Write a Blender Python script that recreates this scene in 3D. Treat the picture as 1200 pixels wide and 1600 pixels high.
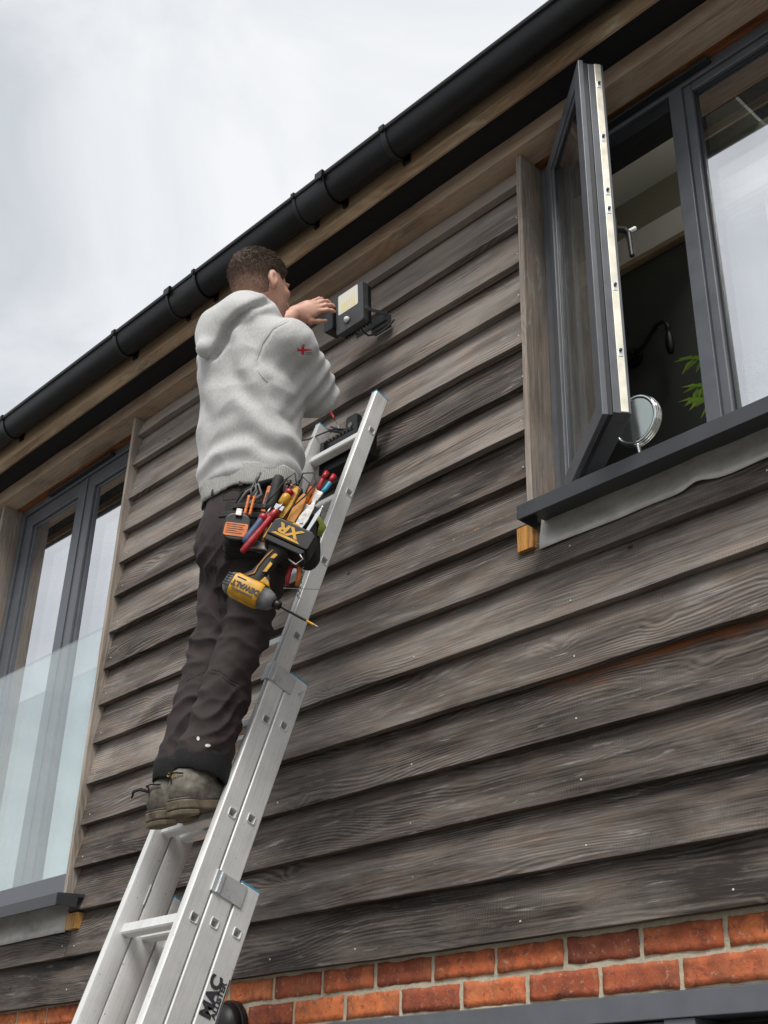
import bpy, bmesh, math, random
import numpy as np
from mathutils import Vector, Matrix, noise as mnoise
from mathutils.bvhtree import BVHTree
random.seed(7); np.random.seed(7)
for o in list(bpy.data.objects): bpy.data.objects.remove(o)
scene = bpy.context.scene
COL = scene.collection

# ------------------------------------------------------------------ camera
RT = Vector((0.68957, 0.72371, 0.02721)); UP = Vector((0.33049, -0.34789, 0.87735)); FW = Vector((-0.64441, 0.59601, 0.47907))
camd = bpy.data.cameras.new('camera'); cam = bpy.data.objects.new('camera', camd); COL.objects.link(cam)
camd.sensor_fit = 'VERTICAL'; camd.sensor_height = 36.0; camd.sensor_width = 27.0
camd.lens = 36.0 * 1910.63 / 1600.0
camd.clip_start = 0.05; camd.clip_end = 2000
m = Matrix((( RT.x, UP.x, -FW.x, 4.292), (RT.y, UP.y, -FW.y, -2.409), (RT.z, UP.z, -FW.z, 1.65), (0, 0, 0, 1)))
cam.matrix_world = m
scene.camera = cam
scene.render.resolution_x = 768; scene.render.resolution_y = 1024

# ------------------------------------------------------------------ sky (overcast) and sun
world = bpy.data.worlds.new('World'); scene.world = world; world.use_nodes = True
nt = world.node_tree; nt.nodes.clear()
SUN = Vector((0.38, -0.56, 0.96)).normalized()
sky = nt.nodes.new('ShaderNodeTexSky'); sky.sky_type = 'NISHITA'; sky.sun_disc = False
sky.sun_elevation = math.asin(SUN.z); sky.sun_rotation = math.atan2(SUN.x, SUN.y)
sky.air_density = 1.0; sky.dust_density = 4.0
tc = nt.nodes.new('ShaderNodeTexCoord')
mp = nt.nodes.new('ShaderNodeMapping'); mp.inputs['Scale'].default_value = (1.0, 1.0, 2.2); mp.inputs['Location'].default_value = (0.35, 0.1, 0.5)
n1 = nt.nodes.new('ShaderNodeTexNoise'); n1.inputs['Scale'].default_value = 2.6; n1.inputs['Detail'].default_value = 8; n1.inputs['Roughness'].default_value = 0.55
n1.inputs['Distortion'].default_value = 0.6
rp = nt.nodes.new('ShaderNodeValToRGB')
rp.color_ramp.elements[0].position = 0.33; rp.color_ramp.elements[0].color = (2.65, 2.80, 3.02, 1)
rp.color_ramp.elements[1].position = 0.68; rp.color_ramp.elements[1].color = (4.35, 4.4, 4.45, 1)
mx = nt.nodes.new('ShaderNodeMixRGB'); mx.inputs[0].default_value = 0.93
bg = nt.nodes.new('ShaderNodeBackground'); bg.inputs['Strength'].default_value = 0.1
wo = nt.nodes.new('ShaderNodeOutputWorld')
L = nt.links.new
L(tc.outputs['Generated'], mp.inputs['Vector']); L(mp.outputs[0], n1.inputs['Vector']); L(n1.outputs['Fac'], rp.inputs[0])
L(sky.outputs[0], mx.inputs[1]); L(rp.outputs[0], mx.inputs[2]); L(mx.outputs[0], bg.inputs[0]); L(bg.outputs[0], wo.inputs[0])
sd = bpy.data.lights.new('sun', 'SUN'); so = bpy.data.objects.new('sun', sd); COL.objects.link(so)
sd.energy = 1.5; sd.angle = math.radians(28); sd.color = (1.0, 0.97, 0.93)
so.rotation_euler = (-SUN).to_track_quat('-Z', 'Y').to_euler(); so.location = SUN * 30
scene.view_settings.view_transform = 'Standard'; scene.view_settings.look = 'None'
scene.view_settings.gamma = 1.0; scene.view_settings.exposure = 1.15; scene.view_settings.use_curve_mapping = False

# ------------------------------------------------------------------ node helpers
class NT:
    def __init__(s, name):
        s.m = bpy.data.materials.new(name); s.m.use_nodes = True; s.t = s.m.node_tree
        s.b = s.t.nodes['Principled BSDF']; s.out = s.t.nodes['Material Output']
    def n(s, typ, **kw):
        x = s.t.nodes.new(typ)
        for k, v in kw.items(): setattr(x, k, v)
        return x
    def set(s, sock, v):
        if isinstance(v, bpy.types.NodeSocket): s.t.links.new(v, sock)
        elif v is not None: sock.default_value = v
    def coord(s, kind='Object'): return s.n('ShaderNodeTexCoord').outputs[kind]
    def rnd(s): return s.n('ShaderNodeObjectInfo').outputs['Random']
    def attr(s, name): return s.n('ShaderNodeAttribute', attribute_type='OBJECT', attribute_name=name).outputs['Fac']
    def map(s, vec, scale=(1, 1, 1), loc=(0, 0, 0)):
        x = s.n('ShaderNodeMapping'); s.set(x.inputs['Vector'], vec); s.set(x.inputs['Scale'], scale); s.set(x.inputs['Location'], loc); return x.outputs[0]
    def noise(s, vec, scale=5, detail=4, rough=.55, dist=0):
        x = s.n('ShaderNodeTexNoise'); s.set(x.inputs['Vector'], vec); s.set(x.inputs['Scale'], scale); s.set(x.inputs['Detail'], detail)
        s.set(x.inputs['Roughness'], rough); s.set(x.inputs['Distortion'], dist); return x.outputs['Fac']
    def voro(s, vec, scale=5, feature='F1'):
        x = s.n('ShaderNodeTexVoronoi', feature=feature); s.set(x.inputs['Vector'], vec); s.set(x.inputs['Scale'], scale); return x.outputs['Distance']
    def math(s, op, a, b=None, clamp=False):
        x = s.n('ShaderNodeMath', operation=op, use_clamp=clamp); s.set(x.inputs[0], a); s.set(x.inputs[1], b); return x.outputs[0]
    def vmath(s, op, a, b=None):
        x = s.n('ShaderNodeVectorMath', operation=op); s.set(x.inputs[0], a); s.set(x.inputs[1], b); return x.outputs[0]
    def comb(s, x_, y_, z_):
        x = s.n('ShaderNodeCombineXYZ'); s.set(x.inputs[0], x_); s.set(x.inputs[1], y_); s.set(x.inputs[2], z_); return x.outputs[0]
    def sep(s, v):
        x = s.n('ShaderNodeSeparateXYZ'); s.set(x.inputs[0], v); return x.outputs
    def mix(s, f, a, b, typ='MIX'):
        x = s.n('ShaderNodeMixRGB', blend_type=typ); s.set(x.inputs[0], f); s.set(x.inputs[1], a); s.set(x.inputs[2], b); return x.outputs[0]
    def ramp(s, f, stops, interp='LINEAR'):
        x = s.n('ShaderNodeValToRGB'); cr = x.color_ramp; cr.interpolation = interp
        while len(cr.elements) > 1: cr.elements.remove(cr.elements[-1])
        for i, (p, c) in enumerate(stops):
            e = cr.elements[0] if i == 0 else cr.elements.new(p)
            e.position = p; e.color = (c, c, c, 1) if isinstance(c, (int, float)) else (*c, 1)
        s.set(x.inputs[0], f); return x.outputs[0]
    def bump(s, h, strength=.3, dist=.01, prev=None):
        x = s.n('ShaderNodeBump'); s.set(x.inputs['Height'], h); x.inputs['Strength'].default_value = strength; x.inputs['Distance'].default_value = dist
        if prev is not None: s.set(x.inputs['Normal'], prev)
        return x.outputs[0]
    def fin(s, col=None, rough=None, metal=None, normal=None, spec=None):
        s.set(s.b.inputs['Base Color'], (*col, 1) if isinstance(col, tuple) else col)
        s.set(s.b.inputs['Roughness'], rough); s.set(s.b.inputs['Metallic'], metal); s.set(s.b.inputs['Normal'], normal)
        s.set(s.b.inputs['Specular IOR Level'], spec)
        return s.m

def C4(c): return (*c, 1)
MAT = {}
def simple(name, col, rough=.5, metal=0, var=.12, nscale=30, bump=0., spec=.5, coat=0):
    t = NT(name); v = t.coord()
    nz = t.noise(v, nscale, 4)
    a = tuple(x * (1 - var) for x in col); b = tuple(min(1, x * (1 + var)) for x in col)
    colr = t.ramp(nz, [(.3, a), (.7, b)])
    r = t.ramp(nz, [(.3, max(0, rough - .06)), (.7, min(1, rough + .06))])
    nb = t.bump(t.noise(v, nscale * 6, 3), bump, .002) if bump else None
    if coat: t.b.inputs['Coat Weight'].default_value = coat
    MAT[name] = t.fin(colr, r, metal, nb, spec); return MAT[name]

def wood(name, axis, dark, mid, light, fresh, ring=.55, saw=.6, weather=1.0, bump=.5):
    """weathered sawn softwood; axis = grain direction of the local coordinates"""
    t = NT(name); P = t.coord(); x, y, z = t.sep(P)
    if axis == 'z': x, z = z, x
    if axis == 'y': x, y = y, x
    r = t.rnd(); off = t.math('MULTIPLY', r, 37.0)
    X = t.math('ADD', x, off); Z = t.math('ADD', z, t.math('MULTIPLY', off, .37)); Y = t.math('ADD', y, off)
    ZY = t.math('ADD', Z, t.math('MULTIPLY', y, .6))
    # knots
    kv = t.comb(t.math('MULTIPLY', X, 2.7), t.math('MULTIPLY', ZY, 9.5), 0.0)
    kn = t.n('ShaderNodeTexVoronoi', feature='F1'); t.set(kn.inputs['Vector'], t.comb(t.math('MULTIPLY', X, 6.0), t.math('MULTIPLY', ZY, 7.5), 0.0)); t.set(kn.inputs['Scale'], 1.0)
    keep = t.math('GREATER_THAN', t.sep(kn.outputs['Color'])[0], .70)
    kd = t.math('ADD', kn.outputs['Distance'], t.math('MULTIPLY', t.math('SUBTRACT', 1.0, keep), 2.0))
    knot = t.ramp(kd, [(.0, 1.0), (.040, .9), (.075, 0.0)])
    halo = t.ramp(kd, [(.03, 1.0), (.16, .45), (.42, 0.0)])
    # growth rings running along the board
    w1 = t.noise(t.comb(t.math('MULTIPLY', X, .9), t.math('MULTIPLY', ZY, 3.5), 0.), 1.0, 2, .5)
    w2 = t.noise(t.comb(t.math('MULTIPLY', X, 5.), t.math('MULTIPLY', ZY, 22.), 0.), 1.0, 3, .55)
    wv = t.math('ADD', t.math('ADD', ZY, t.math('MULTIPLY', w1, .24)), t.math('ADD', t.math('MULTIPLY', w2, .012), t.math('MULTIPLY', halo, .030)))
    rg = t.math('SINE', t.math('MULTIPLY', wv, 560.0))
    rg = t.math('MULTIPLY', t.math('ADD', rg, 1.0), .5)
    ringm = t.ramp(t.noise(t.comb(t.math('MULTIPLY', X, 1.3), t.math('MULTIPLY', ZY, 7.), 3.), 1., 2), [(.46, .12), (.66, 1.)])
    rings = t.math('MULTIPLY', t.math('SUBTRACT', rg, .5), t.math('MULTIPLY', ringm, ring))
    # fine fibre
    fib = t.noise(t.comb(t.math('MULTIPLY', X, 5.), t.math('MULTIPLY', ZY, 260.), t.math('MULTIPLY', y, 160.)), 1., 4, .65)
    fib2 = t.noise(t.comb(t.math('MULTIPLY', X, 2.4), t.math('MULTIPLY', ZY, 90.), t.math('MULTIPLY', y, 60.)), 1., 4, .6)
    # weather blotches
    bl = t.noise(t.comb(t.math('MULTIPLY', X, 2.0), t.math('MULTIPLY', ZY, 9.), 7.), 1., 6, .62, .5)
    bl2 = t.noise(t.comb(t.math('MULTIPLY', X, 5.5), t.math('MULTIPLY', ZY, 16.), 2.), 1., 4, .6)
    # saw marks: fine lines across the grain
    sw = t.math('SINE', t.math('ADD', t.math('MULTIPLY', X, 760.), t.math('MULTIPLY', t.noise(t.comb(t.math('MULTIPLY', X, 14.), t.math('MULTIPLY', ZY, 12.), 0.), 1., 3), 30.)))
    swm = t.ramp(t.noise(t.comb(t.math('MULTIPLY', X, 1.6), t.math('MULTIPLY', ZY, 9.), 11.), 1., 3), [(.46, 0.), (.66, 1.)])
    saws = t.math('MULTIPLY', t.math('MULTIPLY', sw, swm), saw)
    val = t.math('ADD', t.math('MULTIPLY', bl, .85), t.math('MULTIPLY', fib2, .30)); val = t.math('SUBTRACT', val, .09)
    val = t.math('ADD', val, t.math('MULTIPLY', t.math('SUBTRACT', fib, .5), .40))
    val = t.math('ADD', val, t.math('MULTIPLY', rings, .27))
    val = t.math('ADD', val, t.math('MULTIPLY', saws, .028))
    val = t.math('ADD', val, t.math('MULTIPLY', t.math('SUBTRACT', t.rnd(), .5), .27)); val = t.math('ADD', val, t.attr('tone'))
    col = t.ramp(val, [(.24, dark), (.47, mid), (.74, light)])
    # warm / grey drift
    warm = t.ramp(bl2, [(.42, 0.), (.70, 1.)])
    col = t.mix(t.math('MULTIPLY', warm, .6), col, t.mix(1.0, col, (1.20, .97, .82, 1), 'MULTIPLY'))
    # pale scuffs along the grain, and dark cracks
    sc = t.noise(t.comb(t.math('MULTIPLY', X, 6.), t.math('MULTIPLY', ZY, 55.), 5.), 1., 5, .7, .5)
    scm = t.math('MULTIPLY', t.ramp(sc, [(.57, 0.), (.70, 1.)]), t.ramp(bl2, [(.42, 1.), (.62, 0.)]))
    col = t.mix(t.math('MULTIPLY', scm, .50), col, C4(tuple(min(.6, c * 1.45) for c in light)))
    ck = t.noise(t.comb(t.math('MULTIPLY', X, 2.0), t.math('MULTIPLY', ZY, 130.), 9.), 1., 3, .6)
    ckm = t.ramp(ck, [(.66, 0.), (.73, 1.)])
    col = t.mix(t.math('MULTIPLY', ckm, .7), col, C4(tuple(c * .35 for c in dark)))
    col = t.mix(t.math('MULTIPLY', knot, .8), col, C4(tuple(c * .45 for c in dark)))
    # unweathered orange streaks with ragged outline (object property fresh, top edge of the board)
    fz = t.attr('fresh'); fx0 = t.attr('fresh_from'); fx1 = t.attr('fresh_to'); fh = t.attr('fresh_height')
    edge = t.math('MULTIPLY', t.math('SUBTRACT', t.noise(t.comb(t.math('MULTIPLY', X, 9.), t.math('MULTIPLY', ZY, 40.), 1.), 1., 4), .5), .09)
    up = t.math('SUBTRACT', t.math('ADD', z, edge), fh)
    um = t.ramp(t.math('MULTIPLY', up, 25.), [(0., 0.), (.8, 1.)])
    inx = t.math('MULTIPLY', t.math('GREATER_THAN', t.math('ADD', x, t.math('MULTIPLY', edge, 6.)), fx0), t.math('LESS_THAN', t.math('ADD', x, t.math('MULTIPLY', edge, 6.)), fx1))
    fm = t.math('MULTIPLY', t.math('MULTIPLY', um, inx), t.math('MULTIPLY', fz, t.ramp(bl2, [(.30, .15), (.62, 1.)])))
    fc = t.mix(t.math('MULTIPLY', fib2, 1.), C4(tuple(c * .55 for c in fresh)), C4(tuple(min(1, c * 1.5) for c in fresh)))
    col = t.mix(fm, col, fc)
    # a pale torn split along the grain
    sz, s0, s1 = t.attr('split_height'), t.attr('split_from'), t.attr('split_to')
    wob = t.math('MULTIPLY', t.math('SUBTRACT', t.noise(t.comb(t.math('MULTIPLY', X, 22.), 0., 4.), 1., 3), .5), .020)
    thk = t.math('MULTIPLY', t.ramp(t.noise(t.comb(t.math('MULTIPLY', X, 34.), 0., 8.), 1., 4, .65), [(.50, 0.), (.72, 1.)]), .0065)
    sp_ = t.math('LESS_THAN', t.math('ABSOLUTE', t.math('SUBTRACT', t.math('ADD', z, wob), sz)), thk)
    sp_ = t.math('MULTIPLY', sp_, t.math('MULTIPLY', t.math('GREATER_THAN', x, s0), t.math('LESS_THAN', x, s1)))
    col = t.mix(t.math('MULTIPLY', sp_, .7), col, t.mix(fib2, (.20, .105, .04, 1), (.55, .36, .18, 1)))
    h = t.math('ADD', t.math('MULTIPLY', fib, .5), t.math('MULTIPLY', rings, .5))
    h = t.math('ADD', h, t.math('MULTIPLY', saws, .03)); h = t.math('SUBTRACT', h, t.math('MULTIPLY', ckm, .9))
    h = t.math('ADD', h, t.math('MULTIPLY', fib2, .5))
    nb = t.bump(h, bump * .75, .0030)
    MAT[name] = t.fin(col, t.ramp(fib, [(.3, .62), (.7, .85)]), 0., nb, .28)
    return MAT[name]

wood('board_wood', 'x', (.024, .0198, .0172), (.122, .106, .093), (.30, .274, .247), (.23, .080, .030), ring=.8, saw=1.0)
wood('post_wood', 'z', (.09, .078, .066), (.26, .228, .195), (.44, .40, .355), (.40, .16, .05), saw=.8)
wood('trim_wood', 'x', (.16, .115, .082), (.40, .30, .22), (.56, .45, .35), (.36, .12, .03), saw=.5)
wood('fascia_wood', 'x', (.20, .14, .085), (.42, .31, .20), (.56, .45, .31), (.4, .2, .08), saw=.3, ring=.3)
wood('stained_wood', 'x', (.08, .028, .012), (.28, .105, .035), (.46, .21, .08), (.4, .2, .08), saw=.1, ring=.7)
wood('packer_wood', 'z', (.30, .12, .025), (.55, .30, .09), (.80, .62, .36), (.4, .2, .08), saw=0, ring=1.0)
simple('backing', (.02, .02, .02), .9)
simple('black_plastic', (.009, .009, .010), .40, 0, .2, 12, 0, .4)
simple('gutter_black', (.007, .007, .0075), .40, 0, .35, 9, .06, .3)
simple('soffit_black', (.006, .006, .008), .8)
simple('frame_grey', (.105, .112, .126), .38, 0, .10, 14, .03, .5)
simple('frame_dark', (.018, .019, .022), .45)
simple('sill_grey', (.040, .043, .048), .42, 0, .15, 10, .03)
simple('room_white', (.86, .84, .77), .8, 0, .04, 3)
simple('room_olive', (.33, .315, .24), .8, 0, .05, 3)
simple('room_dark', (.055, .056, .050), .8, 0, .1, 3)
simple('chrome', (.85, .86, .87), .06, 1.0, .02)
simple('mirror_face', (.55, .57, .55), .12, 1.0, .02, 3)
simple('lock_strip', (.78, .74, .62), .38, .55, .12, 20, .05)
simple('zinc', (.70, .73, .74), .32, .6, .08, 25, .0)
simple('blue_plastic', (.03, .30, .50), .45)
simple('rubber', (.018, .018, .018), .7)
simple('leaf', (.26, .42, .05), .45, 0, .25, 12)
simple('nail_head', (.68, .68, .66), .4, .5)
simple('red_plastic', (.34, .010, .018), .36, 0, .3, 45, .1)
simple('blue_grip', (.05, .07, .15), .45, 0, .3, 40, .1)
simple('sky_blue_plastic', (.05, .32, .50), .4)
simple('orange_plastic', (.58, .15, .02), .42, 0, .3, 45, .1)
simple('yellow_plastic', (.56, .29, .012), .42, 0, .3, 40, .1)
simple('amber_plastic', (.52, .21, .015), .45, 0, .3, 40, .1)
simple('steel', (.36, .35, .33), .38, 1.0, .35, 50, .1)
simple('grey_plastic', (.15, .155, .155), .5, 0, .3, 50, .1)
simple('pouch_fabric', (.018, .017, .017), .85, 0, .3, 60, .6)
simple('lime_web', (.28, .32, .05), .8, 0, .2, 60, .4)
simple('white_print', (.75, .75, .72), .6)
simple('red_print', (.62, .02, .035), .7)
simple('dark_print', (.03, .03, .035), .6)
simple('paint_speck', (.75, .73, .66), .6)
simple('paving', (.11, .105, .095), .85, 0, .2, 3, .3)
simple('roof_tile', (.07, .065, .065), .7, 0, .25, 8, .3)
simple('lamp_face', (.050, .052, .056), .42, 0, .08)
simple('skin_nail', (.62, .36, .28), .35)

def mat_lead():
    t = NT('lead'); v = t.coord(); a = t.noise(t.map(v, (3, 3, 7)), 1.6, 5, .6, .5); b = t.noise(v, 25, 4)
    col = t.ramp(t.math('ADD', t.math('MULTIPLY', a, .7), t.math('MULTIPLY', b, .3)), [(.3, (.42, .42, .42)), (.5, (.62, .61, .58)), (.68, (.78, .78, .76))])
    nb = t.bump(t.noise(t.map(v, (6, 6, 9)), 1.5, 3), .5, .012)
    MAT['lead'] = t.fin(col, t.ramp(a, [(.3, .42), (.7, .65)]), .2, nb)
mat_lead()
def mat_alu():
    t = NT('aluminium'); v = t.coord(); r = t.rnd()
    x, y, z = t.sep(v)
    st = t.noise(t.comb(t.math('MULTIPLY', x, 260.), t.math('MULTIPLY', y, 260.), t.math('MULTIPLY', z, 5.)), 1., 3, .6)
    sm = t.noise(v, 9, 5, .6); sp = t.noise(v, 120, 2)
    val = t.math('ADD', t.math('MULTIPLY', st, .45), t.math('MULTIPLY', sm, .55))
    col = t.ramp(val, [(.3, (.52, .52, .50)), (.52, (.70, .70, .685)), (.72, (.83, .83, .82))])
    col = t.mix(t.math('MULTIPLY', t.ramp(sp, [(.70, 0.), (.76, 1.)]), .7), col, (.12, .11, .10, 1))
    nb = t.bump(st, .12, .001)
    MAT['aluminium'] = t.fin(col, t.ramp(val, [(.3, .50), (.7, .38)]), .25, nb)
mat_alu()
def mat_brick():
    t = NT('brick'); v = t.coord(); r = t.rnd()
    P = t.vmath('ADD', v, t.comb(t.math('MULTIPLY', r, 31.), t.math('MULTIPLY', r, 17.), 0.))
    r = t.math('FRACT', t.math('MULTIPLY', r, 7.31))
    base = t.ramp(r, [(0., (.26, .070, .042)), (.22, (.40, .105, .050)), (.50, (.66, .175, .062)), (.75, (.80, .25, .085)), (1., (.70, .19, .070))])
    a = t.noise(P, 14, 5, .65); b = t.noise(P, 70, 4, .7); c = t.noise(P, 5, 3)
    col = t.mix(t.ramp(a, [(.38, 0.), (.68, .75)]), base, (.11, .04, .032, 1))
    col = t.mix(t.ramp(c, [(.50, 0.), (.72, .5)]), col, (.55, .22, .10, 1))
    col = t.mix(t.ramp(b, [(.58, 0.), (.70, .7)]), col, (.50, .36, .25, 1)); col = t.mix(t.ramp(t.noise(P, 30, 4, .7, .6), [(.56, 0.), (.66, .8)]), col, (.20, .07, .05, 1))
    col = t.mix(t.ramp(b, [(.28, .7), (.38, 0.)]), col, (.05, .022, .018, 1))
    h = t.math('ADD', t.math('MULTIPLY', a, .6), t.math('MULTIPLY', b, .5))
    MAT['brick'] = t.fin(col, .85, 0., t.bump(h, .7, .006), .2)
    t = NT('mortar'); v = t.coord(); b = t.noise(v, 90, 4, .7); a = t.noise(v, 8, 4)
    col = t.ramp(t.math('ADD', t.math('MULTIPLY', a, .5), t.math('MULTIPLY', b, .5)), [(.3, (.33, .29, .20)), (.7, (.60, .55, .43))])
    MAT['mortar'] = t.fin(col, .95, 0., t.bump(b, .6, .004), .1)
mat_brick()
def mat_glass(name, refl, tint=(.92, .95, .94), rcol=(.97, .98, 1.0)):
    t = NT(name); t.t.nodes.remove(t.b)
    g = t.n('ShaderNodeBsdfGlossy'); g.inputs['Roughness'].default_value = 0.0; g.inputs['Color'].default_value = C4(rcol)
    v = t.coord(); nb = t.bump(t.noise(v, 1.3, 2), .12, .004); t.set(g.inputs['Normal'], nb)
    tr = t.n('ShaderNodeBsdfTransparent'); tr.inputs['Color'].default_value = C4(tint)
    lw = t.n('ShaderNodeFresnel'); gb_ = t.n('ShaderNodeNewGeometry').outputs['Backfacing']; t.set(lw.inputs['IOR'], t.math('SUBTRACT', 1.5, t.math('MULTIPLY', gb_, .8333)))
    f = t.math('ADD', lw.outputs[0], refl, True)
    mxs = t.n('ShaderNodeMixShader'); t.set(mxs.inputs[0], f); t.set(mxs.inputs[1], tr.outputs[0]); t.set(mxs.inputs[2], g.outputs[0])
    t.set(t.out.inputs['Surface'], mxs.outputs[0]); MAT[name] = t.m
mat_glass('coated_glass', .55); mat_glass('clear_glass', .06); mat_glass('rail_glass', .11, (.93, .965, .958), (.95, .985, .98))
def mat_fabric():
    t = NT('hoodie_fabric'); v = t.coord()
    a = t.noise(v, 900, 2, .7); b = t.noise(t.map(v, (1, 1, .45)), 260, 3, .6); c = t.noise(v, 5, 3)
    val = t.math('ADD', t.math('ADD', t.math('MULTIPLY', a, .35), t.math('MULTIPLY', b, .45)), t.math('MULTIPLY', c, .2))
    col = t.ramp(val, [(.30, (.34, .34, .34)), (.5, (.50, .50, .49)), (.68, (.62, .62, .605))])
    rib = t.bump(t.noise(v, 300, 3), .35, .0015)
    MAT['hoodie_fabric'] = t.fin(col, .92, 0., rib, .15)
    t.b.inputs['Sheen Weight'].default_value = .25; t.b.inputs['Sheen Roughness'].default_value = .5
    t = NT('rib_fabric'); v = t.coord(); x, y, z = t.sep(v)
    a = t.noise(v, 300, 2); ang = t.math('SINE', t.math('MULTIPLY', t.math('ARCTAN2', t.math('SUBTRACT', x, .13), t.math('ADD', y, .0)), 150.))
    col = t.ramp(t.math('ADD', t.math('MULTIPLY', a, .8), t.math('MULTIPLY', ang, .05)), [(.25, (.36, .36, .34)), (.6, (.54, .54, .51))])
    MAT['rib_fabric'] = t.fin(col, .92, 0., t.bump(ang, .3, .002), .15)
    t = NT('trouser_fabric'); v = t.coord(); a = t.noise(v, 500, 2); c = t.noise(v, 6, 4, .6)
    col = t.ramp(t.math('ADD', t.math('MULTIPLY', a, .4), t.math('MULTIPLY', c, .6)), [(.3, (.025, .0195, .0192)), (.7, (.056, .0445, .0435))])
    MAT['trouser_fabric'] = t.fin(col, .82, 0., t.bump(a, .3, .001), .25)
    t = NT('hem_fabric'); v = t.coord(); a = t.noise(v, 400, 3)
    MAT['hem_fabric'] = t.fin(t.ramp(a, [(.3, (.010, .010, .011)), (.7, (.026, .025, .026))]), .85, 0., t.bump(a, .5, .0015), .2)
    t = NT('boot_leather'); v = t.coord(); a = t.noise(v, 45, 5, .65); c = t.noise(v, 10, 3)
    col = t.ramp(t.math('ADD', t.math('MULTIPLY', a, .5), t.math('MULTIPLY', c, .5)), [(.32, (.035, .032, .028)), (.50, (.12, .110, .090)), (.7, (.27, .25, .205))])
    MAT['boot_leather'] = t.fin(col, .85, 0., t.bump(a, .5, .003), .2)
    t = NT('boot_sole'); v = t.coord(); a = t.noise(v, 35, 5, .65); c = t.noise(v, 9, 3)
    col = t.ramp(t.math('ADD', t.math('MULTIPLY', a, .5), t.math('MULTIPLY', c, .5)), [(.3, (.045, .037, .027)), (.7, (.24, .195, .135))])
    MAT['boot_sole'] = t.fin(col, .8, 0., t.bump(a, .5, .003), .25)
    t = NT('skin'); v = t.coord(); a = t.noise(v, 26, 5, .65); b = t.noise(v, 260, 3)
    col = t.ramp(t.math('ADD', t.math('MULTIPLY', a, .7), t.math('MULTIPLY', b, .3)), [(.30, (.46, .20, .14)), (.50, (.61, .335, .245)), (.70, (.70, .43, .33))])
    MAT['skin'] = t.fin(col, .5, 0., t.bump(b, .15, .001), .4)
    t.b.inputs['Subsurface Weight'].default_value = .12; t.b.inputs['Subsurface Radius'].default_value = (.01, .004, .002); t.b.inputs['Subsurface Scale'].default_value = .6
    t = NT('hair'); v = t.coord(); a = t.noise(v, 200, 3)
    MAT['hair'] = t.fin(t.ramp(a, [(.3, (.045, .029, .020)), (.7, (.15, .098, .066))]), .55, 0., None, .35)
    # cropped sides: hair growing out of skin, thinning towards the nape
    t = NT('cropped_hair'); g = t.coord('Generated'); v = t.coord(); gz = t.sep(g)[2]
    a = t.noise(v, 260, 3, .7)
    f = t.math('ADD', gz, t.math('MULTIPLY', t.math('SUBTRACT', a, .5), .30))
    col = t.ramp(f, [(.03, (.44, .25, .18)), (.20, (.24, .14, .10)), (.40, (.085, .054, .038)), (.7, (.052, .033, .023))])
    MAT['cropped_hair'] = t.fin(col, .7, 0., t.bump(a, .6, .002), .25)
mat_fabric()
def mat_led():
    t = NT('led_lens'); v = t.coord(); x, y, z = t.sep(v)
    cell = t.math('MULTIPLY', t.math('ADD', t.math('SINE', t.math('MULTIPLY', x, 520.)), 1.), t.math('ADD', t.math('SINE', t.math('MULTIPLY', z, 520.)), 1.))
    inr = t.math('MULTIPLY', t.math('LESS_THAN', t.math('ABSOLUTE', t.math('ADD', x, .002)), .034), t.math('LESS_THAN', t.math('ABSOLUTE', t.math('SUBTRACT', z, .018)), .020))
    f = t.math('MULTIPLY', t.math('GREATER_THAN', cell, .8), inr)
    MAT['led_lens'] = t.fin(t.mix(f, (.78, .75, .64, 1), (.82, .66, .08, 1)), .18, 0., None, .5)
    t.b.inputs['Coat Weight'].default_value = .5
mat_led()

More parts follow.
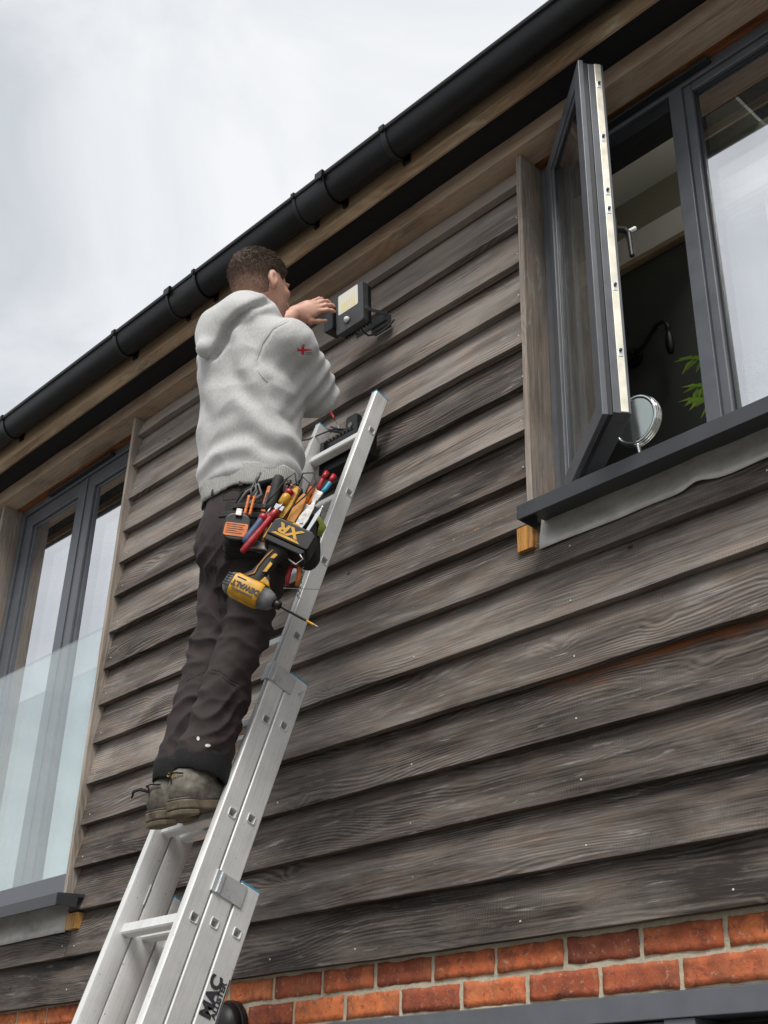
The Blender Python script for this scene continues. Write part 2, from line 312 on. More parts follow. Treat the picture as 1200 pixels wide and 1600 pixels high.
# ------------------------------------------------------------------ mesh helpers
class MB:
    """collects shapes; build() links them as one mesh object"""
    def __init__(s): s.v = []; s.f = []
    def add(s, vs, fs):
        o = len(s.v); s.v += [tuple(x) for x in vs]; s.f += [tuple(i + o for i in f) for f in fs]; return s
    def box(s, lo, hi):
        (a, b, c), (d, e, f) = lo, hi
        return s.add([(a, b, c), (d, b, c), (d, e, c), (a, e, c), (a, b, f), (d, b, f), (d, e, f), (a, e, f)],
                     [(0, 3, 2, 1), (4, 5, 6, 7), (0, 1, 5, 4), (1, 2, 6, 5), (2, 3, 7, 6), (3, 0, 4, 7)])
    def obox(s, c, ax, ay, az):
        """oriented box: centre and three half-axis vectors"""
        c, ax, ay, az = map(Vector, (c, ax, ay, az))
        vs = [c + i * ax + j * ay + k * az for k in (-1, 1) for j, i in ((-1, -1), (-1, 1), (1, 1), (1, -1))]
        if ax.cross(ay).dot(az) < 0: vs = [c + i * ax + j * ay + k * az for k in (1, -1) for j, i in ((-1, -1), (-1, 1), (1, 1), (1, -1))]
        return s.add(vs, [(0, 3, 2, 1), (4, 5, 6, 7), (0, 1, 5, 4), (1, 2, 6, 5), (2, 3, 7, 6), (3, 0, 4, 7)])
    def tube(s, pts, r, n=10, caps=True, flat=1.0):
        pts = [Vector(p) for p in pts]; rs = r if isinstance(r, (list, tuple)) else [r] * len(pts)
        o = len(s.v); prev = None
        for i, p in enumerate(pts):
            d = (pts[min(i + 1, len(pts) - 1)] - pts[max(i - 1, 0)]).normalized()
            if prev is None:
                a = d.orthogonal().normalized()
            else:
                a = (prev - d * prev.dot(d)); a = a.normalized() if a.length > 1e-6 else d.orthogonal().normalized()
            prev = a; b = d.cross(a)
            for k in range(n):
                t = 2 * math.pi * k / n
                s.v.append(tuple(p + (a * math.cos(t) + b * math.sin(t) * flat) * rs[i]))
        for i in range(len(pts) - 1):
            for k in range(n):
                q = o + i * n + k; q2 = o + i * n + (k + 1) % n
                s.f.append((q, q2, q2 + n, q + n))
        if caps:
            s.f.append(tuple(o + k for k in range(n))[::-1]); e = o + (len(pts) - 1) * n; s.f.append(tuple(e + k for k in range(n)))
        return s
    def prism(s, poly, ex, ey, ez, org, depth):
        """polygon (u,v) in plane ex,ey extruded from org along ez by depth"""
        ex, ey, ez, org = map(Vector, (ex, ey, ez, org)); n = len(poly)
        if ex.cross(ey).dot(ez) < 0: poly = poly[::-1]
        vs = [org + ex * u + ey * v for u, v in poly] + [org + ex * u + ey * v + ez * depth for u, v in poly]
        return s.add(vs, [tuple(range(n))[::-1], tuple(range(n, 2 * n))] + [(i, (i + 1) % n, n + (i + 1) % n, n + i) for i in range(n)])
    def build(s, name, mat, parent=None, loc=(0, 0, 0), smooth=False, bevel=0, seg=2, link=True):
        me = bpy.data.meshes.new(name); me.from_pydata(s.v, [], s.f); me.update()
        return mk(name, me, mat, parent, loc, smooth, bevel, seg)

def mk(name, me, mat, parent=None, loc=(0, 0, 0), smooth=False, bevel=0, seg=2):
    o = bpy.data.objects.new(name, me); COL.objects.link(o); o.location = loc
    if mat is not None and not me.materials: me.materials.append(MAT[mat] if isinstance(mat, str) else mat)
    if parent is not None: o.parent = parent
    if smooth: me.shade_smooth()
    if bevel:
        b = o.modifiers.new('bevel', 'BEVEL'); b.width = bevel; b.segments = seg; b.limit_method = 'ANGLE'; b.angle_limit = math.radians(35)
    return o
def tag(o, label, cat, group=None, kind=None):
    o['label'] = label; o['category'] = cat
    if group: o['group'] = group
    if kind: o['kind'] = kind
    return o
def thing(name, label, cat, loc=(0, 0, 0), mat3=None, group=None):
    o = bpy.data.objects.new(name, None); COL.objects.link(o); o.empty_display_size = .05
    if mat3 is not None: o.matrix_world = Matrix.Translation(loc) @ mat3.to_4x4()
    else: o.location = loc
    return tag(o, label, cat, group)
def axes(ex, ey, ez): return Matrix((ex, ey, ez)).transposed()
def rrect(w, h, r, n=4):
    """rounded rectangle outline centred on 0"""
    out = []
    for cx, cy, a0 in ((w / 2 - r, h / 2 - r, 0), (-w / 2 + r, h / 2 - r, 90), (-w / 2 + r, -h / 2 + r, 180), (w / 2 - r, -h / 2 + r, 270)):
        for k in range(n + 1):
            a = math.radians(a0 + 90 * k / n); out.append((cx + r * math.cos(a), cy + r * math.sin(a)))
    return out
def circ(r, n=20, a0=0): return [(r * math.cos(2 * math.pi * k / n + a0), r * math.sin(2 * math.pi * k / n + a0)) for k in range(n)]
def text_mesh(body, size, bold=.0, extrude=.0004, shear=0, sx=1.0):
    cu = bpy.data.curves.new('lettering', 'FONT'); cu.body = body; cu.size = size; cu.offset = bold; cu.extrude = extrude
    cu.align_x = 'CENTER'; cu.align_y = 'CENTER'; cu.shear = shear; cu.resolution_u = 3
    o = bpy.data.objects.new('lettering', cu); COL.objects.link(o)
    dg = bpy.context.evaluated_depsgraph_get(); me = bpy.data.meshes.new_from_object(o.evaluated_get(dg))
    bpy.data.objects.remove(o); bpy.data.curves.remove(cu)
    if sx != 1.0:
        for v in me.vertices: v.co.x *= sx
    return me
def place_text(body, size, mat, parent, org, ex, ey, **kw):
    """lettering in the parent's local axes"""
    me = text_mesh(body, size, **kw); ex = Vector(ex).normalized(); ey = Vector(ey).normalized(); ez = ex.cross(ey)
    me.transform(Matrix.Translation(org) @ axes(ex, ey, ez).to_4x4())
    return mk('lettering', me, mat, parent)

# ------------------------------------------------------------------ implicit surfaces for organic shapes
class Field:
    def __init__(s, lo, hi, h):
        s.lo = np.array(lo, float); s.h = h
        n = np.ceil((np.array(hi) - s.lo) / h).astype(int) + 1
        ax = [s.lo[i] + h * np.arange(n[i]) for i in range(3)]
        s.P = np.stack(np.meshgrid(*ax, indexing='ij'), -1).astype(np.float32)
        s.F = np.full(s.P.shape[:3], 9.0, np.float32)
    def seg(s, a, b, ra, rb, squash=None):
        a = np.array(a, np.float32); b = np.array(b, np.float32); d = b - a; q = s.P - a
        t = np.clip((q @ d) / max(1e-9, float(d @ d)), 0, 1); r = q - t[..., None] * d
        if squash is not None:                      # (direction, factor): flatten the section along a direction
            e = np.array(squash[0], np.float32); e /= np.linalg.norm(e); k = r @ e
            r = r + (k * (1. / squash[1] - 1.))[..., None] * e
            return (np.sqrt((r * r).sum(-1)) - (ra + (rb - ra) * t)) * min(1., squash[1] * 1.3)
        return np.sqrt((r * r).sum(-1)) - (ra + (rb - ra) * t)
    def ell(s, c, axs, rad):
        q = s.P - np.array(c, np.float32); R = np.array(axs, np.float32)
        q = q @ R.T; rad = np.array(rad, np.float32)
        k0 = np.sqrt(((q / rad) ** 2).sum(-1)); k1 = np.sqrt(((q / (rad * rad)) ** 2).sum(-1)) + 1e-6
        return k0 * (k0 - 1) / k1
    def tower(s, zs, cx, cy, a, b, ex, ey, power=2.0):
        """stack of elliptical sections: centre, half widths along ex / ey given over z"""
        Z = s.P[..., 2]; f = lambda k: np.interp(Z, zs, k).astype(np.float32)
        dx = s.P[..., 0] - f(cx); dy = s.P[..., 1] - f(cy)
        u = dx * ex[0] + dy * ex[1]; v = dx * ey[0] + dy * ey[1]; A = f(a); B = f(b)
        k = (np.abs(u / A) ** power + np.abs(v / B) ** power) ** (1. / power)
        d = (k - 1) * np.minimum(A, B)
        return np.maximum(d, np.maximum(zs[0] - Z, Z - zs[-1]))
    @staticmethod
    def smin(a, b, k):
        h = np.clip(.5 + .5 * (b - a) / k, 0, 1); return b * (1 - h) + a * h - k * h * (1 - h)
    def add(s, d, k=.02): s.F = s.smin(s.F, d, k) if k > 0 else np.minimum(s.F, d)
    def cut(s, d, k=.0):
        s.F = -s.smin(-s.F, d, k) if k > 0 else np.maximum(s.F, -d)
    def mesh(s):
        F = s.F; S = F < 0; n = np.array(F.shape)
        acc = np.zeros(tuple(n - 1) + (3,), np.float32); cnt = np.zeros(tuple(n - 1), np.float32)
        sl = lambda d, o: tuple(slice(o[i], n[i] - 1 + o[i]) for i in range(3))
        for ax in range(3):
            o1, o2 = [i for i in range(3) if i != ax]
            for p in (0, 1):
                for q in (0, 1):
                    a = [0, 0, 0]; a[o1] = p; a[o2] = q; b = list(a); b[ax] = 1
                    fa = F[sl(0, a)]; fb = F[sl(0, b)]; cr = (fa < 0) != (fb < 0)
                    t = np.where(cr, fa / np.where(cr, fa - fb, 1), 0)
                    pos = np.zeros(acc.shape, np.float32); pos[..., o1] = p; pos[..., o2] = q; pos[..., ax] = t
                    acc += pos * cr[..., None]; cnt += cr
        act = cnt > 0; idx = -np.ones(act.shape, np.int64); idx[act] = np.arange(act.sum())
        ijk = np.argwhere(act); V = s.lo + s.h * (ijk + acc[act] / cnt[act][:, None])
        quads = []
        for ax in range(3):
            o1, o2 = [(1, 2), (2, 0), (0, 1)][ax]
            a = [slice(None)] * 3; b = [slice(None)] * 3; a[ax] = slice(0, -1); b[ax] = slice(1, None)
            A = S[tuple(a)]; B = S[tuple(b)]
            for flip, cond in ((False, A & ~B), (True, ~A & B)):
                c = np.argwhere(cond)
                if not len(c): continue
                ok = (c[:, o1] > 0) & (c[:, o2] > 0) & (c[:, o1] < n[o1] - 1) & (c[:, o2] < n[o2] - 1); c = c[ok]
                def g(d1, d2):
                    e = c.copy(); e[:, o1] += d1; e[:, o2] += d2; return idx[e[:, 0], e[:, 1], e[:, 2]]
                q = np.stack([g(-1, -1), g(0, -1), g(0, 0), g(-1, 0)], 1)
                quads.append(q[:, ::-1] if flip else q)
        Q = np.concatenate(quads); Q = Q[(Q >= 0).all(1)]
        return V, Q
def smooth_verts(V, Q, it=2, lam=.5):
    E = np.concatenate([Q[:, [0, 1]], Q[:, [1, 2]], Q[:, [2, 3]], Q[:, [3, 0]]])
    for _ in range(it):
        acc = np.zeros_like(V); cn = np.zeros(len(V))
        for i, j in ((0, 1), (1, 0)):
            np.add.at(acc, E[:, i], V[E[:, j]]); np.add.at(cn, E[:, i], 1)
        V = V + lam * (acc / np.maximum(cn, 1)[:, None] - V)
    return V
def vnormals(V, Q):
    nf = np.cross(V[Q[:, 2]] - V[Q[:, 0]], V[Q[:, 3]] - V[Q[:, 1]]); nv = np.zeros_like(V)
    for i in range(4): np.add.at(nv, Q[:, i], nf)
    return nv / (np.linalg.norm(nv, axis=1)[:, None] + 1e-9)
def organic(name, V, Q, mat, parent, org):
    me = bpy.data.meshes.new(name); V = V - np.array(org)
    me.vertices.add(len(V)); me.vertices.foreach_set('co', V.astype(np.float32).ravel())
    me.loops.add(len(Q) * 4); me.loops.foreach_set('vertex_index', Q.astype(np.int32).ravel())
    me.polygons.add(len(Q)); me.polygons.foreach_set('loop_start', np.arange(0, len(Q) * 4, 4, dtype=np.int32))
    me.update(calc_edges=True); me.validate()
    return mk(name, me, mat, parent, smooth=True)
def fbm(V, sc, oct=3):
    return np.array([mnoise.fractal(Vector((p[0] * sc[0], p[1] * sc[1], p[2] * sc[2])), 1.0, 2.0, oct) for p in V])

# ================================================================== SETTING
gm = bpy.data.meshes.new('ground'); gm.from_pydata([(-300, -300, 0), (300, -300, 0), (300, 300, 0), (-300, 300, 0)], [], [(0, 1, 2, 3)])
g = mk('ground', gm, 'paving'); g['kind'] = 'structure'

house = thing('house', 'two-storey house wall clad in weathered grey timber boards above red brick', 'house')
# ---- wall core behind the boards, with the openings left free
WL0, WL1, WLZ = -1.235, -.022, 2.50      # left (french window) opening
WR0, WR1, WRZ = 2.337, 4.40, 3.33        # right window opening
ZH = 4.718                               # underside of both heads
core = MB()
core.box((-2.6, .050, 2.20), (WL0 - .03, .30, 4.86)); core.box((WL0 - .03, .050, 2.20), (WL1 + .002, .30, WLZ))
core.box((WL1 + .002, .050, 2.20), (WR0 - .024, .30, 4.86)); core.box((WR0 - .024, .050, 2.20), (WR1, .30, WRZ))
core.box((WR1, .050, 2.20), (6.2, .30, 4.86))
core.box((WL0 - .03, .050, 4.745), (WL1 + .002, .30, 4.86)); core.box((WR0 - .024, .050, 4.745), (WR1, .30, 4.86))
wall = core.build('timber_wall', 'backing', house)

# ---- feather-edge boards, one by one
ZB = [(4.6224, 4.6198), (4.459, 4.4482), (4.2899, 4.2884), (4.1231, 4.123), (3.9726, 3.9601), (3.8108, 3.7971), (3.642, 3.638), (3.4789, 3.4737),
      (3.3215, 3.3191), (3.1605, 3.1545), (2.9919, 2.9995), (2.8311, 2.8345), (2.6649, 2.6654), (2.5016, 2.4996), (2.3402, 2.3385), (2.1805, 2.1835)]
def board(x0, x1, k, zl, zr, top, seed, prop=None):
    """wedge-shaped board; top = height to its hidden upper edge; slightly wavy edges"""
    rs = random.Random(seed); n = max(6, int((x1 - x0) / .035)); mb = MB(); rows = []
    ph = [rs.uniform(0, 6.28) for _ in range(6)]; th = rs.uniform(.0275, .0305); cup = rs.uniform(-.002, .002)
    for i in range(n + 1):
        x = x0 + (x1 - x0) * i / n; f = (x - 0.0) / 2.95
        zb = zl + (zr - zl) * f
        wz = .0011 * math.sin(x * 3.1 + ph[0]) + .0008 * math.sin(x * 8.3 + ph[1]) + .0005 * math.sin(x * 23 + ph[2]) + .0006 * mnoise.noise(Vector((x * 40, seed, 0)))
        wy = .0016 * math.sin(x * 1.7 + ph[3]) + .0009 * math.sin(x * 6.1 + ph[4])
        pr = []
        for t, yy in ((0, 0), (.015, -.0006), (.30, .24), (.62, .57), (1.0, 1.0)):   # up the face
            pr.append((x, wy * (1 - t) + yy * .040 + cup * math.sin(t * 3.14), zb + wz * (1 - t) + top * t + .0003 * mnoise.noise(Vector((x * 60, t * 9, seed)))))
        pr.append((x, .0485, zb + top)); pr.append((x, wy + th, zb + wz + .0012))
        rows.append(pr)
    m = len(rows[0]); vs = [(p[0] - x0, p[1], p[2] - zl) for r in rows for p in r]; fs = []
    for i in range(n):
        for j in range(m):
            a = i * m + j; b = i * m + (j + 1) % m; fs.append((a, a + m, b + m, b)[::-1] if False else (a, b, b + m, a + m)[::-1])
    fs.append(tuple(range(m))); fs.append(tuple(n * m + j for j in range(m))[::-1])
    mb.add(vs, fs); o = mb.build('board', 'board_wood', wall, (x0, 0, zl))
    fr = prop or (0, 0, 0, 9)
    o['fresh'], o['fresh_from'], o['fresh_to'], o['fresh_height'] = [float(q) for q in fr]
    o['tone'] = {0: .20, 1: .15, 2: .10, 3: .06, 4: .03}.get(k, -.01 if k < 10 else -.04)
    o['split_height'], o['split_from'], o['split_to'] = {2: (.052, 1.30, 2.02), 8: (.060, 1.90, 2.29)}.get(k if x0 > -.5 else -1, (9., 0., 0.))
    return o
nail_me = None
def nail(x, z, y):
    global nail_me
    if nail_me is None:
        b = MB(); b.prism(circ(.0027, 8), (1, 0, 0), (0, 0, 1), (0, -1, 0), (0, 0, 0), .0025); o = b.build('nail', 'nail_head', wall); nail_me = o.data; o.location = (x, y, z)
    else:
        o = bpy.data.objects.new('nail', nail_me); COL.objects.link(o); o.parent = wall; o.location = (x, y, z)
FR = {0: (1., .3, 9, .085), 11: (.8, 1.0, 1.22, .136), 12: (1., 2.35, 3.6, .130), 8: (.0, 0, 0, 9), 5: (.0, 0, 0, 9)}
for k, (zl, zr) in enumerate(ZB):
    top = .196 if k else .122
    if k < 9: spans = [(-.0, 2.315)]
    elif k < 14: spans = [(-.0, 5.6)]
    elif k == 14: spans = [(-2.4, .022), (.026, 5.6)]
    else: spans = [(-2.4, 5.6)]
    for a, b in spans: board(a, b, k, zl, zr, top, k * 3 + int(a < -1), FR.get(k))
    zn = lambda x: zl + (zr - zl) * x / 2.95 + .038
    rs = random.Random(90 + k)
    xs = [.045, 2.285] if k < 9 else ([.05, .62, 1.22, 1.83, 2.44, 3.05] if k < 14 else [-.02, .07, .65, 1.24, 1.85, 2.45, 3.06])
    if k == 15: xs = [-.55, .06, 1.24, 1.62, 2.23, 2.84]
    if k < 9: xs += [1.35 + rs.uniform(-.01, .01)] if k in (2, 6) else []
    for x in xs: nail(x + rs.uniform(-.008, .008), zn(x) + rs.uniform(-.006, .006), .0072)

# ---- eaves: head trim, soffit, fascia, gutter, roof
def bar(name, lo, hi, mat, parent=house, bev=.0015, loc=None):
    c = [(lo[i] + hi[i]) / 2 for i in range(3)]
    b = MB(); b.box([lo[i] - c[i] for i in range(3)], [hi[i] - c[i] for i in range(3)])
    return b.build(name, mat, parent, c, bevel=bev)
def long_board(name, lo, hi, mat, seed, amp=.0012, parent=house):
    """plank along x with slightly uneven arrises"""
    rs = random.Random(seed); n = int((hi[0] - lo[0]) / .05); vs = []; fs = []
    for i in range(n + 1):
        x = lo[0] + (hi[0] - lo[0]) * i / n
        w = [amp * mnoise.noise(Vector((x * 5, q * 7.1 + seed, 0))) + amp * .5 * mnoise.noise(Vector((x * 25, q * 3.3, seed))) for q in range(4)]
        for q, (y, z) in enumerate(((lo[1], lo[2]), (hi[1], lo[2]), (hi[1], hi[2]), (lo[1], hi[2]))): vs.append((x, y + w[q], z + w[(q + 1) % 4]))
    for i in range(n):
        for j in range(4): fs.append((i * 4 + j, i * 4 + (j + 1) % 4, i * 4 + 4 + (j + 1) % 4, i * 4 + 4 + j)[::-1])
    fs.append((0, 1, 2, 3)); fs.append(tuple(n * 4 + j for j in (3, 2, 1, 0)))
    c = Vector(((lo[0] + hi[0]) / 2, (lo[1] + hi[1]) / 2, (lo[2] + hi[2]) / 2))
    return MB().add([tuple(Vector(v) - c) for v in vs], fs).build(name, mat, parent, c, bevel=.0012)
long_board('head_trim', (-2.5, -.050, ZH), (5.6, .0495, 4.790), 'trim_wood', 3)
hl = long_board('head_lining', (WL0 - .01, .0500, ZH - .0008), (WL1 + .01, .140, ZH + .024), 'stained_wood', 5); hl['label'] = 'orange-brown stained lining over the french window'
hl = long_board('head_lining', (WR0 - .012, .0500, ZH - .0008), (WR1, .140, ZH + .024), 'stained_wood', 6)
bar('soffit', (-2.6, -.172, 4.792), (6.0, .034, 4.806), 'soffit_black', bev=0)
long_board('fascia', (-2.6, -.203, 4.7835), (6.0, -.173, 4.955), 'fascia_wood', 8)
fe = MB(); fe.prism([(-.203, .0262), (-.181, 0), (-.173, 0), (-.173, .0262)], (0, 1, 0), (0, 0, 1), (1, 0, 0), (-4.3, 0, 0), 8.6); fe.build('fascia_edge', 'fascia_wood', house, (1.7, 0, 4.757))
rf = MB()
def roof_z(y): return 4.965 + (y + .26) * .7005
for xa, xb, ya, yb in ((-2.7, 2.8, -.26, 5.2), (4.8, 6.2, -.26, 5.2), (2.8, 4.8, -.26, .25), (2.8, 4.8, 1.5, 5.2)):     # unseen opening added over the right room to let more daylight in
    rf.add([(x, y, roof_z(y) + h) for h in (0, .02) for x, y in ((xa, ya), (xb, ya), (xb, yb), (xa, yb))], [(0, 3, 2, 1), (4, 5, 6, 7), (0, 1, 5, 4), (1, 2, 6, 5), (2, 3, 7, 6), (3, 0, 4, 7)])
rf.build('roof', 'roof_tile', house)
GA, GB, GYC = .060, .094, -.264          # gutter half width, depth, centre
def gz(x): return 4.889 - .0125 * (x - 1.4)
def gprof(da, n=22, a0=0., a1=math.pi):
    return [(GYC - (GA + da) * math.cos(a0 + (a1 - a0) * i / n), -(GB + da) * math.sin(a0 + (a1 - a0) * i / n)) for i in range(n + 1)]
def gsweep(mb, prof, xs, close=True):
    n = len(prof); o = len(mb.v)
    for x in xs: mb.v += [(x, y, gz(x) + z) for y, z in prof]
    for i in range(len(xs) - 1):
        for j in range(n if close else n - 1):
            a = o + i * n + j; b = o + i * n + (j + 1) % n; mb.f.append((a, b, b + n, a + n))
    mb.f.append(tuple(o + j for j in range(n))[::-1]); e = o + (len(xs) - 1) * n; mb.f.append(tuple(e + j for j in range(n)))
gp = gprof(0.) ; gpi = gprof(-.0035)[::-1]
lip = [(GYC - GA - .0075, -.016), (GYC - GA - .0095, -.010), (GYC - GA - .0095, -.002), (GYC - GA - .006, .003), (GYC - GA - .001, .003)]
mb = MB(); prof = gpi + [(GYC - GA + .0025, .002)] + lip[::-1] + [(GYC - GA + .0004, -.018)] + gp[3:]
gsweep(mb, prof, [-2.6 + .2 * i for i in range(43)])
gut = mb.build('gutter', 'gutter_black', house, smooth=False); gut.data.shade_smooth()
es = gut.modifiers.new('edge', 'EDGE_SPLIT'); es.split_angle = math.radians(40)
def gband(name, x0, x1, da, tab=None, rim=True):
    mb = MB(); pr = gprof(da) + gprof(.0006)[::-1]; gsweep(mb, pr, [x0, x1])
    if rim:
        r = [(GYC - GA - .0125, -.020), (GYC - GA - .0150, -.010), (GYC - GA - .0150, .003), (GYC - GA - .010, .0085), (GYC - GA + .006, .0085), (GYC - GA + .006, .0035), (GYC - GA - .0096, .0035), (GYC - GA - .0096, -.020)]
        gsweep(mb, r, [x0, x1])
    if tab:
        t0, t1 = tab; r = [(GYC - GA - .019, -.030), (GYC - GA - .019, .004), (GYC - GA - .014, .011), (GYC - GA - .002, .011), (GYC - GA - .002, .0088), (GYC - GA - .0152, .0036), (GYC - GA - .0128, -.030)]
        gsweep(mb, r, [t0, t1])
    return mb
for x in (-.765, .253, 1.973, 3.0, 4.0):
    mb = gband('gutter_bracket', x - .011, x + .011, .0055); mb.box((x - .016, -.213, gz(x) - .085), (x + .016, -.2035, gz(x) + .01))
    mb.build('gutter_bracket', 'black_plastic', gut, bevel=.001)
for x0, x1, tb in ((.658, .852, (.652, .690)), (1.487, 1.652, (1.625, 1.662))):
    mb = gband('gutter_union', x0, x1, .0034, tb, False)
    for x in (x0 - .006, x1 - .008): 
        pr = gprof(.0075) + gprof(.0036)[::-1]; gsweep(mb, pr, [x, x + .014])
        r = [(GYC - GA - .0125, -.020), (GYC - GA - .0150, -.010), (GYC - GA - .0150, .003), (GYC - GA - .010, .0085), (GYC - GA + .006, .0085), (GYC - GA + .006, .0035), (GYC - GA - .0096, .0035), (GYC - GA - .0096, -.020)]
        gsweep(mb, r, [x, x + .014])
        mb.box((x - .004, -.213, gz(x) - .085), (x + .018, -.2035, gz(x) - .0))
    mb.build('gutter_union', 'black_plastic', gut, bevel=.001)

# ---- posts at the openings
def post(name, x0, x1, y0, y1, z0, z1, mat, seed):
    n = int((z1 - z0) / .05); vs = []; fs = []
    for i in range(n + 1):
        z = z0 + (z1 - z0) * i / n
        for q, (x, y) in enumerate(((x0, y0), (x1, y0), (x1, y1), (x0, y1))):
            a = .0012 * mnoise.noise(Vector((z * 6, q * 5.3, seed))) + .0005 * mnoise.noise(Vector((z * 30, q * 2.3, seed)))
            vs.append((x + a, y + a * (1 if q < 2 else 0), z))
    for i in range(n):
        for j in range(4): fs.append((i * 4 + j, i * 4 + (j + 1) % 4, i * 4 + 4 + (j + 1) % 4, i * 4 + 4 + j))
    fs.append((3, 2, 1, 0)); fs.append(tuple(n * 4 + j for j in range(4)))
    c = Vector(((x0 + x1) / 2, (y0 + y1) / 2, (z0 + z1) / 2))
    return MB().add([tuple(Vector(v) - c) for v in vs], fs).build(name, mat, house, c, bevel=.001)
post('corner_post', -.0215, -.0015, -.018, .140, 2.53, ZH - .001, 'post_wood', 1)
post('corner_post', 2.3155, 2.3365, -.022, .140, 3.325, ZH - .001, 'post_wood', 2)
pl = post('corner_post', -1.262, -1.236, -.020, .140, 2.53, ZH - .001, 'post_wood', 4)
# boards left of the french window, only their ends reach the picture
for k in range(14):
    zl = ZB[k][0]; board(-2.4, -1.263, k, zl, zl, .196 if k else .100, 200 + k)

# ---- sills, lead flashing, packers
def sill(x0, x1, zt):
    mb = MB(); mb.prism([(-.110, zt), (-.110, zt - .044), (-.104, zt - .044), (-.100, zt - .012), (.12, zt + .010), (.12, zt + .022), (-.104, zt + .0025)], (0, 1, 0), (0, 0, 1), (1, 0, 0), (x0, 0, 0), x1 - x0)
    mb.box((x1 - .0026, -.1095, zt - .0435), (x1 - .0003, -.03, zt - .002)) if False else None
    return mb
s1 = sill(2.352, 5.0, 3.312); s1.box((2.3495, -.1098, 3.270), (2.3515, -.020, 3.3125)); s1.build('window_sill', 'sill_grey', house, bevel=.0015)
s2 = sill(-1.30, .098, 2.545); s2.box((.0985, -.1098, 2.503), (.1005, -.022, 2.5455)); s2.build('window_sill', 'sill_grey', house, bevel=.0015)
def lead(x0, x1, zb, zt, seed):
    nx = int((x1 - x0) / .02); nz = 7; vs = []; fs = []
    for i in range(nx + 1):
        x = x0 + (x1 - x0) * i / nx
        kick = .010 * math.exp(-((x - 2.86) / .035) ** 2) if seed == 1 else 0
        zl = zb + .0035 * mnoise.noise(Vector((x * 6, seed, 0))) + kick
        for j in range(nz + 1):
            t = j / nz; z = zl + (zt - zl) * t
            y = .0015 + .016 * t - .0035 * mnoise.noise(Vector((x * 9, z * 14, seed))) - .009 * math.exp(-((x - 2.87) / .05) ** 2) * (1 - t) * (seed == 1) - .004 * (1 - t) * max(0, mnoise.noise(Vector((x * 4, 0, seed + 3))))
            vs.append((x, y, z))
    for i in range(nx):
        for j in range(nz): a = i * (nz + 1) + j; fs.append((a, a + nz + 1, a + nz + 2, a + 1))
    o = MB().add(vs, fs).build('lead_flashing', 'lead', house, smooth=True)
    so = o.modifiers.new('thick', 'SOLIDIFY'); so.thickness = .0022; so.offset = -1
    return o
lead(2.3375, 4.8, 3.222, 3.368, 1); lead(-2.3, -.004, 2.432, 2.60, 2)
bar('timber_packer', (2.257, -.0012, 3.238), (2.314, .030, 3.3145), 'packer_wood', bev=.001)
for a, b in ((-.002, .040), (.043, .074)): bar('timber_packer', (a, -.0012, 2.437), (b, .030, 2.4955), 'packer_wood', bev=.001)

# ---- windows
def frame_members(mb, x0, x1, z0, z1, w, y0, y1):
    mb.box((x0, y0, z0), (x0 + w, y1, z1)); mb.box((x1 - w, y0, z0), (x1, y1, z1))
    mb.box((x0 + w, y0 + .0004, z0), (x1 - w, y1 - .0004, z0 + w)); mb.box((x0 + w, y0 + .0004, z1 - w), (x1 - w, y1 - .0004, z1))
def pane(parent, x0, x1, z0, z1, y, mat='coated_glass', rot=0):
    o = bpy.data.meshes.new('pane'); cx, cz = (x0 + x1) / 2, (z0 + z1) / 2; a, b = (x1 - x0) / 2, (z1 - z0) / 2
    o.from_pydata([(-a, 0, -b), (a, 0, -b), (a, 0, b), (-a, 0, b)], [], [(0, 1, 2, 3)])
    p = mk('pane', o, mat, parent, (cx, y, cz)); p.rotation_euler = (rot, 0, rot * .5)
    return p
# french window (left): outer frame and two leaves
w1 = MB(); frame_members(w1, WL0 + .003, WL1 - .003, WLZ + .03, ZH - .001, .040, .082, .150)
win1 = w1.build('french_window', 'frame_grey', house, bevel=.002)
bar('drip_rail', (-.93, .058, 4.690), (-.33, .0815, 4.703), 'frame_dark', win1)
for a, b in ((WL0 + .045, -.590), (-.586, WL1 - .045)):
    l = MB(); frame_members(l, a, b, WLZ + .073, ZH - .043, .075, .094, .150); l.build('door_leaf', 'frame_grey', win1, bevel=.003)
    l = MB(); frame_members(l, a + .0755, b - .0755, WLZ + .1485, ZH - .1185, .012, .108, .146); l.build('glazing_bead', 'frame_grey', win1, bevel=.003)
    pane(win1, a + .086, b - .086, WLZ + .158, ZH - .128, .118, rot=.004); pane(win1, a + .086, b - .086, WLZ + .158, ZH - .128, .138, rot=-.004)
bar('cover_strip', (-.600, .088, WLZ + .075), (-.577, .0935, ZH - .045), 'frame_grey', win1)
# juliet balustrade
gb = MB(); gb.box((-1.30, -.0060, 2.60), (-.024, .0060, 3.678)); gb.build('glass_balustrade', 'rail_glass', house)
bar('balustrade_channel', (-1.23, -.014, 2.562), (-.0235, .016, 2.648), 'frame_grey', house, .002)
